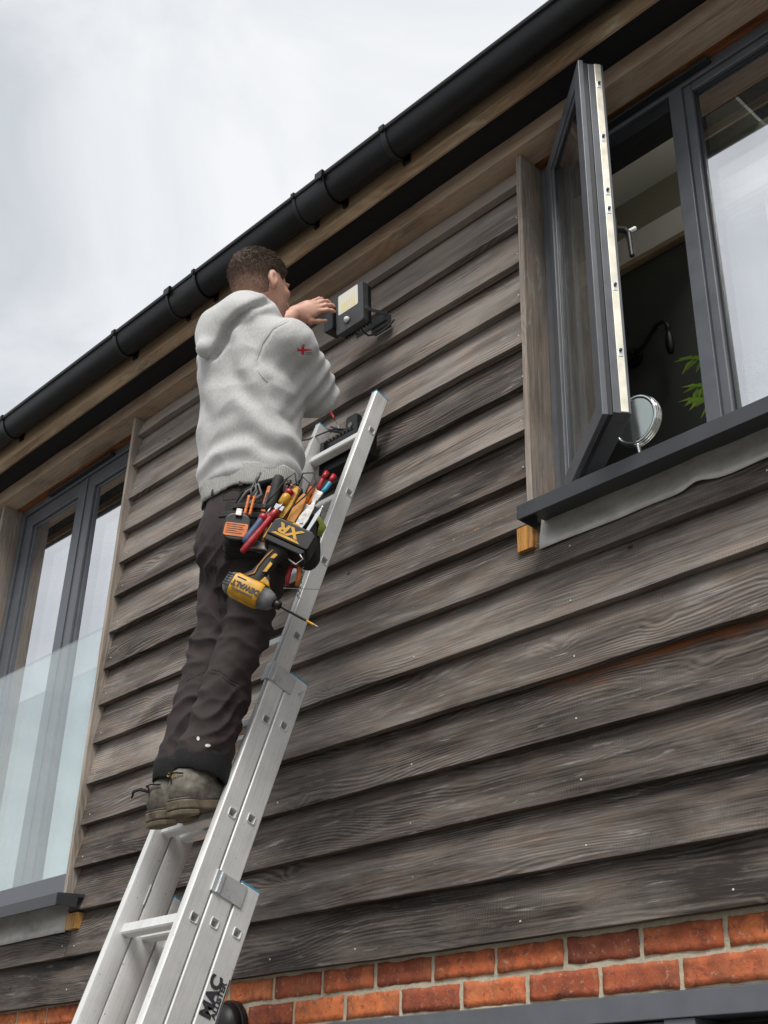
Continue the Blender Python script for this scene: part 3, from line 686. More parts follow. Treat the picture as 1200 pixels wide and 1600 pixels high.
# casement window (right)
w2 = MB(); frame_members(w2, WR0 + .002, WR1 - .002, WRZ + .02, ZH - .001, .042, .082, .150)
w2.box((2.858, .0815, WRZ + .062), (2.905, .1495, ZH - .043))
win2 = w2.build('casement_window', 'frame_grey', house, bevel=.002)
bar('drip_rail', (2.43, .054, 4.690), (3.02, .0812, 4.703), 'frame_dark', win2)
b2 = MB(); frame_members(b2, 2.9055, WR1 - .045, WRZ + .0625, ZH - .0435, .030, .090, .145); b2.build('glazing_bead', 'frame_grey', win2, bevel=.004)
b2 = MB(); frame_members(b2, 2.936, WR1 - .076, WRZ + .093, ZH - .074, .008, .104, .144); b2.build('gasket', 'frame_dark', win2, bevel=.002)
pane(win2, 2.940, WR1 - .080, WRZ + .097, ZH - .078, .114, rot=.003); pane(win2, 2.940, WR1 - .080, WRZ + .097, ZH - .078, .136, rot=-.004)
bar('restrictor_arm', (2.45, .100, 4.648), (2.78, .118, 4.660), 'steel', win2, .001)
bar('hinge_track', (2.385, .092, 4.622), (2.852, .135, 4.673), 'frame_dark', win2, .002)
bar('hinge_track', (2.385, .092, WRZ + .064), (2.852, .135, WRZ + .085), 'frame_dark', win2, .002)
# open sash: built closed about its hinge, then turned outwards
SA = math.radians(38.2); SW = .468; SZ0, SZ1 = 3.382, 4.676
sash_m = Matrix.Translation((2.378, .060, 0)) @ Matrix.Rotation(-SA, 4, 'Z')
def sash_part(mb, name, mat, bev=.0015):
    o = mb.build(name, mat, win2, bevel=bev); o.data.transform(sash_m); return o
q = MB(); frame_members(q, 0, SW, SZ0, SZ1, .058, 0, .016); sash_part(q, 'sash_frame', 'frame_grey', .002)
q = MB(); frame_members(q, .004, SW - .006, SZ0 + .004, SZ1 - .004, .040, .0163, .030); sash_part(q, 'sash_frame', 'frame_dark')
q = MB(); frame_members(q, .002, SW - .003, SZ0 + .010, SZ1 - .010, .050, .0303, .078); sash_part(q, 'sash_frame', 'frame_grey')
q = MB(); frame_members(q, .0585, SW - .0585, SZ0 + .0585, SZ1 - .0585, .014, .006, .016); sash_part(q, 'glazing_bead', 'frame_grey', .003)
q = MB(); frame_members(q, .0725, SW - .0725, SZ0 + .0725, SZ1 - .0725, .006, .009, .016); sash_part(q, 'gasket', 'frame_dark')
for yy in (.014, .034):
    me = bpy.data.meshes.new('pane'); me.from_pydata([(.050, yy, SZ0 + .050), (SW - .050, yy, SZ0 + .05), (SW - .05, yy, SZ1 - .05), (.05, yy, SZ1 - .05)], [], [(0, 1, 2, 3)])
    me.transform(sash_m); mk('pane', me, 'clear_glass', win2)
q = MB(); q.box((SW - .0032, .050, SZ0 + .012), (SW + .0006, .070, SZ1 - .012)); sash_part(q, 'lock_strip', 'lock_strip', .0008)
for z in (SZ1 - .10, SZ1 - .32, SZ1 - .53, SZ1 - .60, SZ0 + .42, SZ0 + .20):
    q = MB(); q.box((SW + .0004, .054, z - .014), (SW + .0020, .066, z + .014)); sash_part(q, 'lock_plate', 'zinc', .0006)
    q = MB(); q.prism(circ(.0042, 10), (0, 1, 0), (0, 0, 1), (1, 0, 0), (SW + .0004, .060, z + .004), .007); sash_part(q, 'lock_cam', 'frame_dark', 0)
q = MB(); q.box((SW - .05, .0785, 4.005), (SW - .022, .088, 4.075)); q.tube([(SW - .036, .085, 4.04), (SW - .036, .112, 4.04), (SW - .034, .124, 4.025), (SW - .030, .126, 3.94)], [.010, .010, .0095, .008], 10)
sash_part(q, 'handle', 'black_plastic', .002)
q = MB(); q.tube([(SW - .036, .124, 4.035), (SW - .034, .144, 4.048)], .0065, 10); sash_part(q, 'handle_button', 'white_print', 0)

# ---- brickwork under the cladding and the grey door frame
DX = 1.50
mo = MB(); mo.box((-2.5, .0350, 0), (DX, .28, 2.199)); mo.box((DX, .0350, 2.034), (6.2, .28, 2.199)); bw = mo.build('brick_wall', 'mortar', house)
bvar = []
for s in range(6):
    bm = bmesh.new(); bmesh.ops.create_cube(bm, size=1.0); bmesh.ops.scale(bm, vec=(.208, .10, .0605), verts=bm.verts)
    bmesh.ops.subdivide_edges(bm, edges=[e for e in bm.edges if abs(e.verts[0].co.x - e.verts[1].co.x) > .1], cuts=11)
    bmesh.ops.subdivide_edges(bm, edges=[e for e in bm.edges if abs(e.verts[0].co.z - e.verts[1].co.z) > .05], cuts=3)
    for v in bm.verts:
        c = v.co; ed = max(abs(c.x) / .1065, abs(c.z) / .032) > .98
        nn = mnoise.noise_vector(Vector((c.x * 22, c.y * 22 + s * 9, c.z * 30)))
        n2 = mnoise.noise_vector(Vector((c.x * 70 + s, c.y * 22, c.z * 70)))
        v.co += Vector((nn.x * .0034 + n2.x * .0022, (nn.y * .0022 + n2.y * .0016) + (.0025 if ed else 0) * (c.y < 0), nn.z * .0036 + n2.z * .0026))
    me = bpy.data.meshes.new('brick'); bm.to_mesh(me); bm.free(); me.shade_smooth(); me.materials.append(MAT['brick']); bvar.append(me)
rb = random.Random(4)
def brick(x, z):
    o = bpy.data.objects.new('brick', rb.choice(bvar)); COL.objects.link(o); o.parent = bw
    o.location = (x, .0815 + rb.uniform(-.0015, .002), z); o.rotation_euler = (0, rb.uniform(-.008, .008), rb.choice((0, math.pi)))
for row in range(13):
    zc = 2.144 - .0745 * row; x0 = 2.3435 + .1113 if row % 2 == 0 else 2.2220 + .1113
    for j in range(-21, 14):
        x = x0 + .2225 * j
        if row > 1 and x + .11 > DX: continue
        if x - .11 < -2.4: continue
        brick(x, zc)
df = MB(); df.box((DX, .012, 1.975), (5.9, .16, 2.030)); df.box((DX, .0125, .02), (DX + .06, .1595, 1.975)); df.box((2.62, .018, .02), (2.70, .1595, 1.9745)); df.box((4.6, .018, .02), (4.68, .1595, 1.9745))
door = df.build('patio_door', 'frame_grey', house, bevel=.002)
bar('door_leaf', (DX + .062, .03, 1.90), (2.618, .12, 1.972), 'frame_grey', door, .003); bar('door_leaf', (2.702, .05, 1.90), (4.598, .13, 1.955), 'frame_dark', door, .003)
pane(door, DX + .062, 2.618, .05, 1.90, .07, 'clear_glass'); pane(door, 2.702, 4.598, .05, 1.90, .08, 'clear_glass')
rm = MB(); rm.box((DX - .3, 1.6, .01), (6.2, 1.65, 2.36)); rm.box((DX - .35, .29, .01), (DX - .301, 1.65, 2.36)); rm.box((6.201, .29, .01), (6.25, 1.65, 2.36)); rm.box((DX - .35, .285, 2.361), (6.25, 1.65, 2.39)); rm.build('interior_wall', 'room_dark', house)

# ---- rooms behind the openings
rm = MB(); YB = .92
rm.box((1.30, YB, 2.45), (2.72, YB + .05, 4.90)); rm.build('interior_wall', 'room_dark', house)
rm = MB(); rm.box((2.7205, YB, 2.45), (4.90, YB + .05, 4.90)); rm.build('interior_wall', 'room_white', house)  # white beyond the visible stretch, added to bounce daylight into the room
rm = MB(); rm.box((1.30, YB - .002, 5.055), (4.90, YB + .05, 5.262)); rm.build('interior_wall', 'room_olive', house)
rm = MB(); rm.box((1.30, YB - .03, 4.925), (4.90, YB + .05, 5.054)); rm.build('pelmet', 'room_white', house, bevel=.002)
rm = MB(); rm.box((1.30, YB - .028, 4.902), (4.90, YB + .05, 4.9248)); rm.build('pelmet_edge', 'fascia_wood', house)
rm = MB(); rm.box((1.30, .301, 5.263), (2.75, YB + .05, 5.29)); rm.build('interior_ceiling', 'room_white', house)
rm = MB(); rm.box((1.25, .301, 2.42), (1.299, YB + .05, 5.29)); rm.box((1.30, .301, 2.40), (4.90, YB + .05, 2.4495)); rm.box((1.30, .25, 4.862), (4.9, .3005, 5.262)); rm.build('interior_wall', 'room_white', house)  # right end wall left out, unseen, so extra daylight enters
rm = MB(); rm.box((-2.2, 2.0, 2.45), (.9, 2.05, 4.9)); rm.box((-2.25, .301, 2.45), (-2.201, 2.05, 4.9)); rm.box((.901, .301, 2.45), (.95, 2.05, 4.9)); rm.box((-2.25, .301, 2.40), (.95, 2.05, 2.4495)); rm.build('interior_wall', 'room_olive', house)
rm = MB(); rm.box((-2.25, .301, 4.901), (.95, 2.05, 4.95)); rm.build('interior_ceiling', 'room_white', house)
ib = MB(); ib.box((2.36, .151, WRZ + .02), (4.38, .36, WRZ + .05)); ib.build('inner_sill', 'room_white', house, bevel=.002)

# ================================================================== LADDER
TH = math.radians(17.6); LE = Vector((1, 0, 0)); LN = Vector((0, math.cos(TH), -math.sin(TH))); LD = Vector((0, math.sin(TH), math.cos(TH)))
LP = Vector((1.719, -.096, 3.847)); SB = -3.995
ladder = thing('extension_ladder', 'silver aluminium triple extension ladder leaning on the timber wall', 'ladder', LP + LD * SB, axes(LE, LN, LD))
XR, XL, SWD = 0.0, -.322, .0255          # outer faces of the stiles (local x), stile width
def S(s): return s - SB
SEC = [(-.037, .020, .166, -2.62, 0.0, [-.288 * i for i in range(10)]),
       (.0235, .0925, -.980, -3.62, .0605, [-1.136 - .289 * i for i in range(9)]),
       (.0970, .1620, -1.586, -3.990, .133, [-1.706 - .288 * i for i in range(8)])]
def stile(side, n0, n1, s0, s1, nh, holes):
    xo = XR if side > 0 else XL; xi = xo - side * SWD; h = .0108; mb = MB()
    ss = sorted([s1, s0] + [q + e for q in holes for e in (-h, h) if s1 < q + e < s0]); ns = [n0, nh - h, nh + h, n1]
    hs = [q for q in holes if s1 < q < s0]
    for i in range(len(ss) - 1):
        for j in range(3):
            mid = (ss[i] + ss[i + 1]) / 2
            if j == 1 and any(abs(mid - q) < h * .9 for q in hs): continue
            mb.add([(xo, ns[j], S(ss[i])), (xo, ns[j + 1], S(ss[i])), (xo, ns[j + 1], S(ss[i + 1])), (xo, ns[j], S(ss[i + 1]))], [(0, 1, 2, 3) if side > 0 else (3, 2, 1, 0)])
    a, b = sorted((xo, xi)); z0, z1 = S(s1), S(s0); b_ = .004
    fr = [(xo, n0, 0), (xo - side * .0, n0 - .0, 0)]
    # rounded arris between outer face and flange, then flanges and inner face
    e1 = [(xo, n0), (xo - side * .0012, n0 - .0028), (xo - side * .004, n0 - .004), (xi + side * .004, n0 - .004), (xi + side * .001, n0 - .003), (xi, n0)]
    e2 = [(xi, n1), (xi + side * .001, n1 + .0025), (xi + side * .004, n1 + .0035), (xo - side * .004, n1 + .0035), (xo - side * .001, n1 + .0025), (xo, n1)]
    loop = e1 + e2
    vs = [(x, n, z0) for x, n in loop] + [(x, n, z1) for x, n in loop]; k = len(loop)
    fs = [(i, i + 1, k + i + 1, k + i) if side < 0 else (i, k + i, k + i + 1, i + 1) for i in range(k - 1)]
    fs += [tuple(range(k)), tuple(range(k, 2 * k))]
    mb.add(vs, fs)
    o = mb.build('stile', 'aluminium', ladder); o.data.shade_smooth(); em = o.modifiers.new('edge', 'EDGE_SPLIT'); em.split_angle = math.radians(50)
    return o
def sq(r, c=.0028): return [(r, r - c), (r - c, r), (c - r, r), (-r, r - c), (-r, c - r), (c - r, -r), (r - c, -r), (r, c - r)]
for (n0, n1, s0, s1, nh, holes) in SEC:
    for side in (1, -1): stile(side, n0 + .004, n1 - .0035, s0, s1, nh, holes)
    for q in holes:
        if not s1 < q < s0 - .02: continue
        mb = MB(); ou, inn = sq(.0132), sq(.0098); k = 8
        x0, x1 = XL - .0006, XR + .0006
        # tube between the stiles (front edge slightly bevelled), open square ends with a flared rim
        for xs, prof in (((XL + SWD, XR - SWD), sq(.0150, .004)),):
            vs = [(xs[0], nh + u, S(q) + v) for u, v in prof] + [(xs[1], nh + u, S(q) + v) for u, v in prof]
            mb.add(vs, [(i, (i + 1) % k, k + (i + 1) % k, k + i) for i in range(k)])
        for xe, sg in ((x1, 1), (x0, -1)):
            rings = [(xe - sg * .13, sq(.0096)), (xe - sg * .0015, sq(.0096)), (xe + sg * .0016, sq(.0104)), (xe + sg * .0018, sq(.0122)), (xe - sg * .0012, sq(.0132))]
            vs = [(x, nh + u, S(q) + v) for x, pf in rings for u, v in pf]
            mb.add(vs, [(r * k + i, r * k + (i + 1) % k, (r + 1) * k + (i + 1) % k, (r + 1) * k + i) for r in range(len(rings) - 1) for i in range(k)])
            mb.add([(xe - sg * .13, nh + u, S(q) + v) for u, v in sq(.0096)], [tuple(range(k))])
        mb.build('rung', 'aluminium', ladder, bevel=0)
    for xo, xi in ((XR, XR - SWD), (XL + SWD, XL)):
        mb = MB(); mb.box((xi - .0006, n0 - .0008, S(s0)), (xo + .0006, n1 + .0008, S(s0) + .0045)); mb.build('end_cap', 'blue_plastic', ladder, bevel=.0012)
# guide brackets holding the section in front
for si in (1, 2):
    n0p, n1p = SEC[si - 1][0], SEC[si - 1][1]; s0 = SEC[si][2]; n0 = SEC[si][0]
    for side, xo in ((1, XR), (-1, XL)):
        mb = MB(); t = .0028; sa, sb = S(s0 - .062), S(s0 - .004); xi = xo - side * (SWD + .002); lo, hi = sorted((xi, xo + side * .001))
        lo2, hi2 = sorted((xo + side * .0012, xo + side * (.0012 + t)))
        mb.box((lo, n0p - .0055 - t, sa), (hi, n0p - .0055, sb))                       # front strap
        mb.box((lo2, n0p - .0055 - t, sa + .0003), (hi2, n0 + .020, sb - .0003))        # cheek
        if side > 0: mb.box((hi2 + .0002, n0p + .006, sa + .002), (hi2 + .0035, n0p + .018, sb - .002))   # pressed rib
        mb.build('guide_bracket', 'zinc', ladder, bevel=.0012)
mb = MB(); mb.prism(circ(.0035, 10), (0, 1, 0), (0, 0, 1), (1, 0, 0), (.0005, .070, S(-1.018)), .022); mb.prism(circ(.0055, 6), (0, 1, 0), (0, 0, 1), (1, 0, 0), (.0005, .070, S(-1.018)), .004)
mb.build('stop_bolt', 'zinc', ladder)
for xo, xi in ((XR, XR - SWD), (XL + SWD, XL)):
    mb = MB(); mb.box((xi - .003, SEC[2][0] - .004, S(-3.992)), (xo + .003, SEC[2][1] + .004, S(-3.93))); mb.build('rubber_foot', 'rubber', ladder, bevel=.003)
place_text('MAC', .047, 'dark_print', ladder, (.0008, .1222, S(-1.872)), (0, 0, 1), (0, -1, 0), bold=.0022, sx=1.0)
place_text('ALLISTER', .0195, 'dark_print', ladder, (.0008, .1452, S(-1.872)), (0, 0, 1), (0, -1, 0), bold=.0007, sx=1.12)
mb = MB(); mb.box((.0004, .1555, S(-1.930)), (.0009, .1580, S(-1.815))); mb.build('lettering', 'dark_print', ladder)

# ================================================================== TOOL TRAY on the top rung
tray = thing('ladder_tool_tray', 'black plastic tool tray with a comb edge hung behind the top ladder rung', 'tool tray', (1.56, -.048, 3.80))
mb = MB()
mb.box((-.135, -.026, 0), (.105, -.022, .115)); mb.box((-.135, .022, 0), (.105, .026, .115)); mb.box((-.135, -.0218, 0), (-.131, .0218, .115)); mb.box((.101, -.0218, 0), (.105, .0218, .115)); mb.box((-.1308, -.0218, .001), (.1008, .0218, .005))
mb.build('tray', 'black_plastic', tray, bevel=.0012)
for i in range(13):
    mb = MB(); x = -.125 + .0185 * i; mb.box((x - .0052, -.028, .1152), (x + .0052, .028, .132)); mb.build('comb_tooth', 'black_plastic', tray, bevel=.002)
for hx in (-.12, .055): mb = MB(); mb.box((hx, -.0395, .060), (hx + .02, -.0262, .118)); mb.build('hook', 'black_plastic', tray, bevel=.001)
bx = thing('accessory_case', 'small black case standing in the ladder tool tray', 'case', (1.565, -.044, 3.936))
mb = MB(); mb.prism(rrect(.060, .062, .012), (1, 0, 0), (0, 0, 1), (0, 1, 0), (0, -.012, .031), .024); mb.build('shell', 'black_plastic', bx, bevel=.002)
mb = MB(); mb.prism(circ(.010, 14), (1, 0, 0), (0, 0, 1), (0, -1, 0), (-.004, -.012, .022), .003); mb.build('latch', 'grey_plastic', bx)
sdv = thing('precision_screwdriver', 'thin screwdriver with a red tip leaning out of the tray above the ladder', 'screwdriver', (1.47, -.048, 4.01))
mb = MB(); mb.tube([(.040, .004, -.07), (-.004, -.002, .018)], .0022, 8); mb.build('shaft', 'steel', sdv, smooth=True)
mb = MB(); mb.tube([(-.002, -.002, .014), (-.010, -.003, .030), (-.028, -.004, .066)], [.003, .0042, .0036], 10); mb.build('handle', 'red_plastic', sdv, smooth=True)
st = thing('folding_rule', 'flat black folding rule lying across the tray on the ladder', 'rule', (1.50, -.052, 3.958))
mb = MB(); mb.obox((0, 0, 0), (.055, 0, -.030), (0, .009, 0), (.0018, 0, .0033)); mb.obox((.006, .0, .0045), (.050, 0, -.034), (0, .008, 0), (.0016, 0, .0025)); mb.build('blade', 'black_plastic', st, bevel=.001)
cb = thing('tray_cable', 'thin black cable trailing from the ladder tool tray towards the hoodie', 'cable', (1.50, -.06, 3.95))
mb = MB(); mb.tube([(.045, 0, -.004), (.0, -.006, .016), (-.05, -.02, .014), (-.10, -.05, -.006), (-.135, -.09, -.018)], .0026, 8); mb.build('sleeve', 'rubber', cb, smooth=True)

# ================================================================== FLOODLIGHT
fl = thing('floodlight', 'slim grey outdoor floodlight with motion sensor held on the upper timber boards', 'floodlight', (1.6335, -.150, 4.378), Matrix.Rotation(math.radians(4), 3, 'X'))
mb = MB(); mb.prism(rrect(.143, .170, .012, 5), (1, 0, 0), (0, 0, 1), (0, 1, 0), (0, 0, 0), .028); mb.build('housing', 'lamp_face', fl, bevel=.0025)
mb = MB(); mb.prism(rrect(.104, .084, .006), (1, 0, 0), (0, 0, 1), (0, -1, 0), (-.005, -.0002, .036), .0012); mb.build('lens', 'led_lens', fl, bevel=.0005)
mb = MB(); mb.prism(circ(.0165, 20), (1, 0, 0), (0, 0, 1), (0, -1, 0), (-.010, 0, -.046), .003); mb.build('sensor_bezel', 'lamp_face', fl, bevel=.001)
b = bmesh.new(); bmesh.ops.create_uvsphere(b, u_segments=16, v_segments=10, radius=.0115); bmesh.ops.translate(b, vec=(-.010, -.003, -.046), verts=b.verts); me = bpy.data.meshes.new('sensor'); b.to_mesh(me); b.free(); mk('sensor', me, 'white_print', fl, smooth=True)
mb = MB()
for i in range(9): mb.box((-.062 + .0155 * i - .002, .0285, -.08), (-.062 + .0155 * i + .002, .048, .08))
mb.build('cooling_fins', 'black_plastic', fl)
mb = MB(); mb.prism(rrect(.046, .080, .006), (1, 0, 0), (0, 0, 1), (0, 1, 0), (-.1005, -.012, -.012), .058); mb.build('driver_box', 'black_plastic', fl, bevel=.002)
mb = MB(); mb.box((-.076, .030, -.052), (-.090, .062, -.030)) if False else mb.box((-.0768, .040, -.045), (-.0762, .050, -.02)); mb.build('cable_gland', 'rubber', fl)
mb = MB()
for s in (-1, 1):
    mb.obox((s * .0805, .058, -.030), (.0022, 0, 0), (0, .048, .012), (0, -.002, .0065))
    mb.prism(circ(.010, 12), (0, 1, 0), (0, 0, 1), (s, 0, 0), (s * .0805, .012, -.040), .006)
mb.box((-.082, .106, -.042), (.082, .110, -.006)); mb.box((-.005, .1105, -.060), (.078, .134, -.010));
mb.build('mounting_bracket', 'lamp_face', fl, bevel=.0015)
mb = MB(); mb.tube([(.02, .040, -.088), (.03, .062, -.105), (.055, .088, -.100), (.085, .112, -.070), (.10, .125, -.045)], .0036, 8); mb.build('supply_cable', 'rubber', fl, smooth=True)

# ================================================================== THINGS IN THE ROOM AND ON THE WALL
mir = thing('vanity_mirror', 'round chrome tilting mirror standing inside the open casement', 'mirror', (2.562, .205, 3.381))
mn = Vector((-.05, -1.0, -.06)).normalized(); ma = mn.orthogonal().normalized(); mb_ = mn.cross(ma); cc = Vector((0, -.01, .262))
mb = MB(); mb.prism(circ(.070, 36), ma, mb_, mn, cc + mn * .004, .0015); mb.build('glass', 'mirror_face', mir)
mb = MB(); ring = [cc + (ma * math.cos(2 * math.pi * i / 40) + mb_ * math.sin(2 * math.pi * i / 40)) * .0745 for i in range(41)]
mb.tube([p + mn * .003 for p in ring], .0070, 12, False); mb.tube([p - mn * .016 for p in ring], .0070, 12, False); mb.tube([p - mn * .007 for p in ring], .0085, 12, False); mb.build('rim', 'chrome', mir, smooth=True)
mb = MB(); mb.tube([cc - Vector((0, 0, .082)), (0, .01, .10), (0, .012, .012)], .006, 10); mb.prism(circ(.055, 28), (1, 0, 0), (0, 1, 0), (0, 0, 1), (0, .012, 0), .010); mb.build('stand', 'chrome', mir, smooth=False, bevel=.002)
wl = thing('wall_lamp', 'black swan-neck wall lamp arm on the dark wall inside the room', 'lamp', (2.10, .919, 4.47))
mb = MB(); mb.prism(circ(.042, 24), (1, 0, 0), (0, 0, 1), (0, -1, 0), (0, 0, 0), .022); mb.prism(circ(.020, 16), (1, 0, 0), (0, 0, 1), (0, -1, 0), (0, -.022, 0), .02); mb.build('backplate', 'black_plastic', wl, bevel=.003)
mb = MB(); mb.tube([(0, -.03, 0), (.035, -.045, -.012), (.075, -.050, -.006), (.115, -.055, .030), (.150, -.060, .056), (.185, -.065, .050), (.200, -.068, .020), (.202, -.068, -.005)], .0085, 10); mb.build('arm', 'black_plastic', wl, smooth=True)
mb = MB(); mb.tube([(.202, -.068, -.004), (.202, -.068, -.020), (.202, -.068, -.04), (.202, -.068, -.075), (.202, -.068, -.105)], [.010, .012, .016, .017, .012], 16); mb.build('bulb_holder', 'black_plastic', wl, smooth=True)
pt = thing('potted_palm', 'small green palm in a pot on the inner sill beside the mullion', 'plant', (2.835, .30, 3.3805))
mb = MB(); mb.tube([(0, 0, 0), (0, 0, .005), (0, 0, .095), (0, 0, .105)], [.032, .034, .046, .046], 18); mb.build('pot', 'room_white', pt, smooth=False)
mb = MB(); rp_ = random.Random(3)
for fi, (dx, dy, hz) in enumerate(((-.10, -.03, .44), (-.115, .0, .36), (-.10, -.04, .29), (.05, .05, .42), (.10, .0, .34), (-.02, .09, .40))):
    stem = [Vector((0, 0, .09)), Vector((dx * .15, dy * .15, hz * .6)), Vector((dx * .5, dy * .5, hz * .95)), Vector((dx, dy, hz))]
    mb.tube(stem, [.003, .0026, .002, .0012], 6)
    for j in range(9):
        t = .45 + .55 * j / 8; a = stem[1].lerp(stem[2], min(1, (t - .45) * 3.2)) if t < .76 else stem[2].lerp(stem[3], (t - .76) / .24)
        for sd in (-1, 1):
            dirv = (Vector((dx, dy, 0)).normalized() * .9 + Vector((-dy, dx, 0)).normalized() * sd * .6 + Vector((0, 0, rp_.uniform(-.5, .35)))).normalized()
            ln = rp_.uniform(.045, .068); sdv_ = dirv.cross(Vector((0, 0, 1))).normalized() * .0080; k = Vector((0, 0, -.012))
            mb.add([a, a + dirv * ln * .45 + sdv_, a + dirv * ln + k, a + dirv * ln * .45 - sdv_], [(0, 1, 2, 3)])
mb.build('fronds', 'leaf', pt)
wf = thing('bulkhead_light', 'black round bulkhead fitting on the brick wall behind the ladder foot', 'wall light', (1.035, .034, 2.035))
mb = MB(); mb.prism(circ(.088, 36), (1, 0, 0), (0, 0, 1), (0, -1, 0), (0, 0, 0), .024); mb.build('base', 'black_plastic', wf, bevel=.003)
mb = MB(); mb.tube([(0, -.024, 0), (0, -.05, 0), (0, -.068, 0), (0, -.076, 0)], [.084, .076, .050, .015], 32); mb.build('dome', 'black_plastic', wf, smooth=True)

# ================================================================== PERSON
PO = np.array([1.58, -.55, 2.49])
person = thing('person', 'man in a light grey hoodie and dark work trousers standing high on the ladder', 'person', PO)
AL = math.radians(12); TF = np.array([-math.sin(AL), math.cos(AL)]); TR = np.array([math.cos(AL), math.sin(AL)])   # torso forward / right
shR, shL = np.array([1.880, -.598, 3.850]), np.array([1.615, -.640, 3.900])
elR, wrR = np.array([1.828, -.438, 3.775]), np.array([1.640, -.345, 3.900])
elL, wrL = np.array([1.490, -.470, 4.070]), np.array([1.524, -.305, 4.325])
hipR, hipL = np.array([1.772, -.530, 3.330]), np.array([1.640, -.558, 3.330])
knR, knL = np.array([1.716, -.535, 2.985]), np.array([1.594, -.552, 2.985])
anR, anL = np.array([1.655, -.610, 2.606]), np.array([1.552, -.606, 2.600])
hc = np.array([1.766, -.637, 4.112])
HF = np.array([-.06, .985, .16]); HF /= np.linalg.norm(HF); HR = np.cross(HF, [0, 0, 1]); HR /= np.linalg.norm(HR); HU = np.cross(HR, HF)
def hp(r, f, u): return hc + HR * r + HF * f + HU * u
HA = [HR, HF, HU]
def lerp(a, b, t): return a + (b - a) * t

# ---- body: head, neck, forearms and hands as one continuous skin
def hand(fd, wr, fwd, pal, thumb, curl, spread, scale=1.0, tips=None):
    """fwd: direction of the fingers, pal: palm normal, thumb: side of the thumb"""
    fwd, pal, thumb = [np.array(v, float) / np.linalg.norm(v) for v in (fwd, pal, thumb)]
    thumb = thumb - fwd * (thumb @ fwd); thumb /= np.linalg.norm(thumb); cr = np.cross(fwd, thumb); pal = cr if cr @ pal > 0 else -cr
    pc = wr + fwd * .050 * scale
    fd.add(fd.ell(pc, [fwd, thumb, pal], (.050 * scale, .041 * scale, .0155 * scale)), .014)
    fd.add(fd.ell(pc + fwd * .018 * scale + thumb * .004, [fwd, thumb, pal], (.030 * scale, .040 * scale, .0135 * scale)), .010)
    for i, (off, ln) in enumerate(((.029, .076), (.0095, .086), (-.0095, .080), (-.027, .062))):
        a = pc + fwd * .044 * scale + thumb * off * scale; d = fwd + thumb * spread[i]; d /= np.linalg.norm(d); c = curl[i]
        p = a; ang = 0; rad = [.0093, .0088, .0080, .0070] if i < 3 else [.0082, .0076, .0070, .0062]
        for j, fr in enumerate((.46, .30, .24)):
            ang += c[j]; dd = d * math.cos(ang) + pal * math.sin(ang); q = p + dd * ln * fr * scale
            fd.add(fd.seg(p, q, rad[j] * scale, rad[j + 1] * scale), .004 if j else .008); p = q
    a = wr + fwd * .022 * scale + thumb * .026 * scale + pal * .004
    d1 = fwd * .66 + thumb * .78 + pal * .16; d1 /= np.linalg.norm(d1); d2 = fwd * .93 + thumb * .22 + pal * .22; d2 /= np.linalg.norm(d2)
    b = a + d1 * .036 * scale; c_ = b + d2 * .034 * scale; e = c_ + d2 * .026 * scale + fwd * .004
    fd.add(fd.seg(a, b, .0145 * scale, .0115 * scale), .014); fd.add(fd.seg(b, c_, .0112 * scale, .0098 * scale), .006); fd.add(fd.seg(c_, e, .0098 * scale, .0075 * scale), .005)
def add_head(fd):
    fd.F = fd.ell(hp(0, -.012, .028), HA, (.073, .093, .083))
    fd.add(fd.ell(hp(0, .020, -.012), HA, (.064, .068, .085)), .03)
    fd.add(fd.ell(hp(0, .042, -.068), HA, (.045, .042, .040)), .03)            # jaw
    fd.add(fd.ell(hp(0, .068, -.095), HA, (.022, .018, .016)), .02)            # chin
    for s in (-1, 1):
        fd.add(fd.ell(hp(s * .041, .066, -.020), HA, (.020, .018, .016)), .02) # cheek bone
        fd.add(fd.ell(hp(s * .028, .083, .022), HA, (.022, .010, .008)), .012) # brow
        fd.cut(fd.ell(hp(s * .031, .094, .004), HA, (.016, .014, .010)), .010) # eye socket
        fd.add(fd.ell(hp(s * .031, .078, .004), HA, (.0125, .0125, .0115)), .003)
        # ear
        ec = hp(s * .0735, -.012, -.006); ea = [HR * s * .94 - HF * .34, HF * .94 + HR * s * .34, HU]
        fd.add(fd.ell(ec + HR * s * .004, ea, (.0075, .0165, .029)), .005)
        fd.cut(fd.ell(ec + HR * s * .0135 + HF * .004, ea, (.0075, .0100, .0185)), .003)
        fd.add(fd.ell(ec - HU * .026 + HF * .003, HA, (.006, .009, .010)), .006)
    fd.add(fd.seg(hp(0, .088, .012), hp(0, .110, -.026), .0075, .0125), .010)  # nose
    for s in (-1, 1): fd.add(fd.ell(hp(s * .012, .098, -.032), HA, (.009, .010, .008)), .006)
    fd.add(fd.ell(hp(0, .088, -.055), HA, (.024, .010, .007)), .006)           # lips
    fd.add(fd.ell(hp(0, .087, -.066), HA, (.020, .010, .007)), .005)
    fd.cut(fd.ell(hp(0, .101, -.0605), HA, (.022, .006, .0022)), .003)
    # neck
    nb = np.array([1.748, -.640, 3.925])
    fd.add(fd.seg(hp(0, -.028, -.045), nb, .056, .062), .025)
    fd.add(fd.seg(nb, nb + np.array([0, .01, -.06]), .056, .050), .02)
h_ = .0042
fd = Field((1.62, -.80, 3.80), (1.92, -.45, 4.265), h_); add_head(fd); V1, Q1 = fd.mesh(); V1 = smooth_verts(V1, Q1, 2, .4)
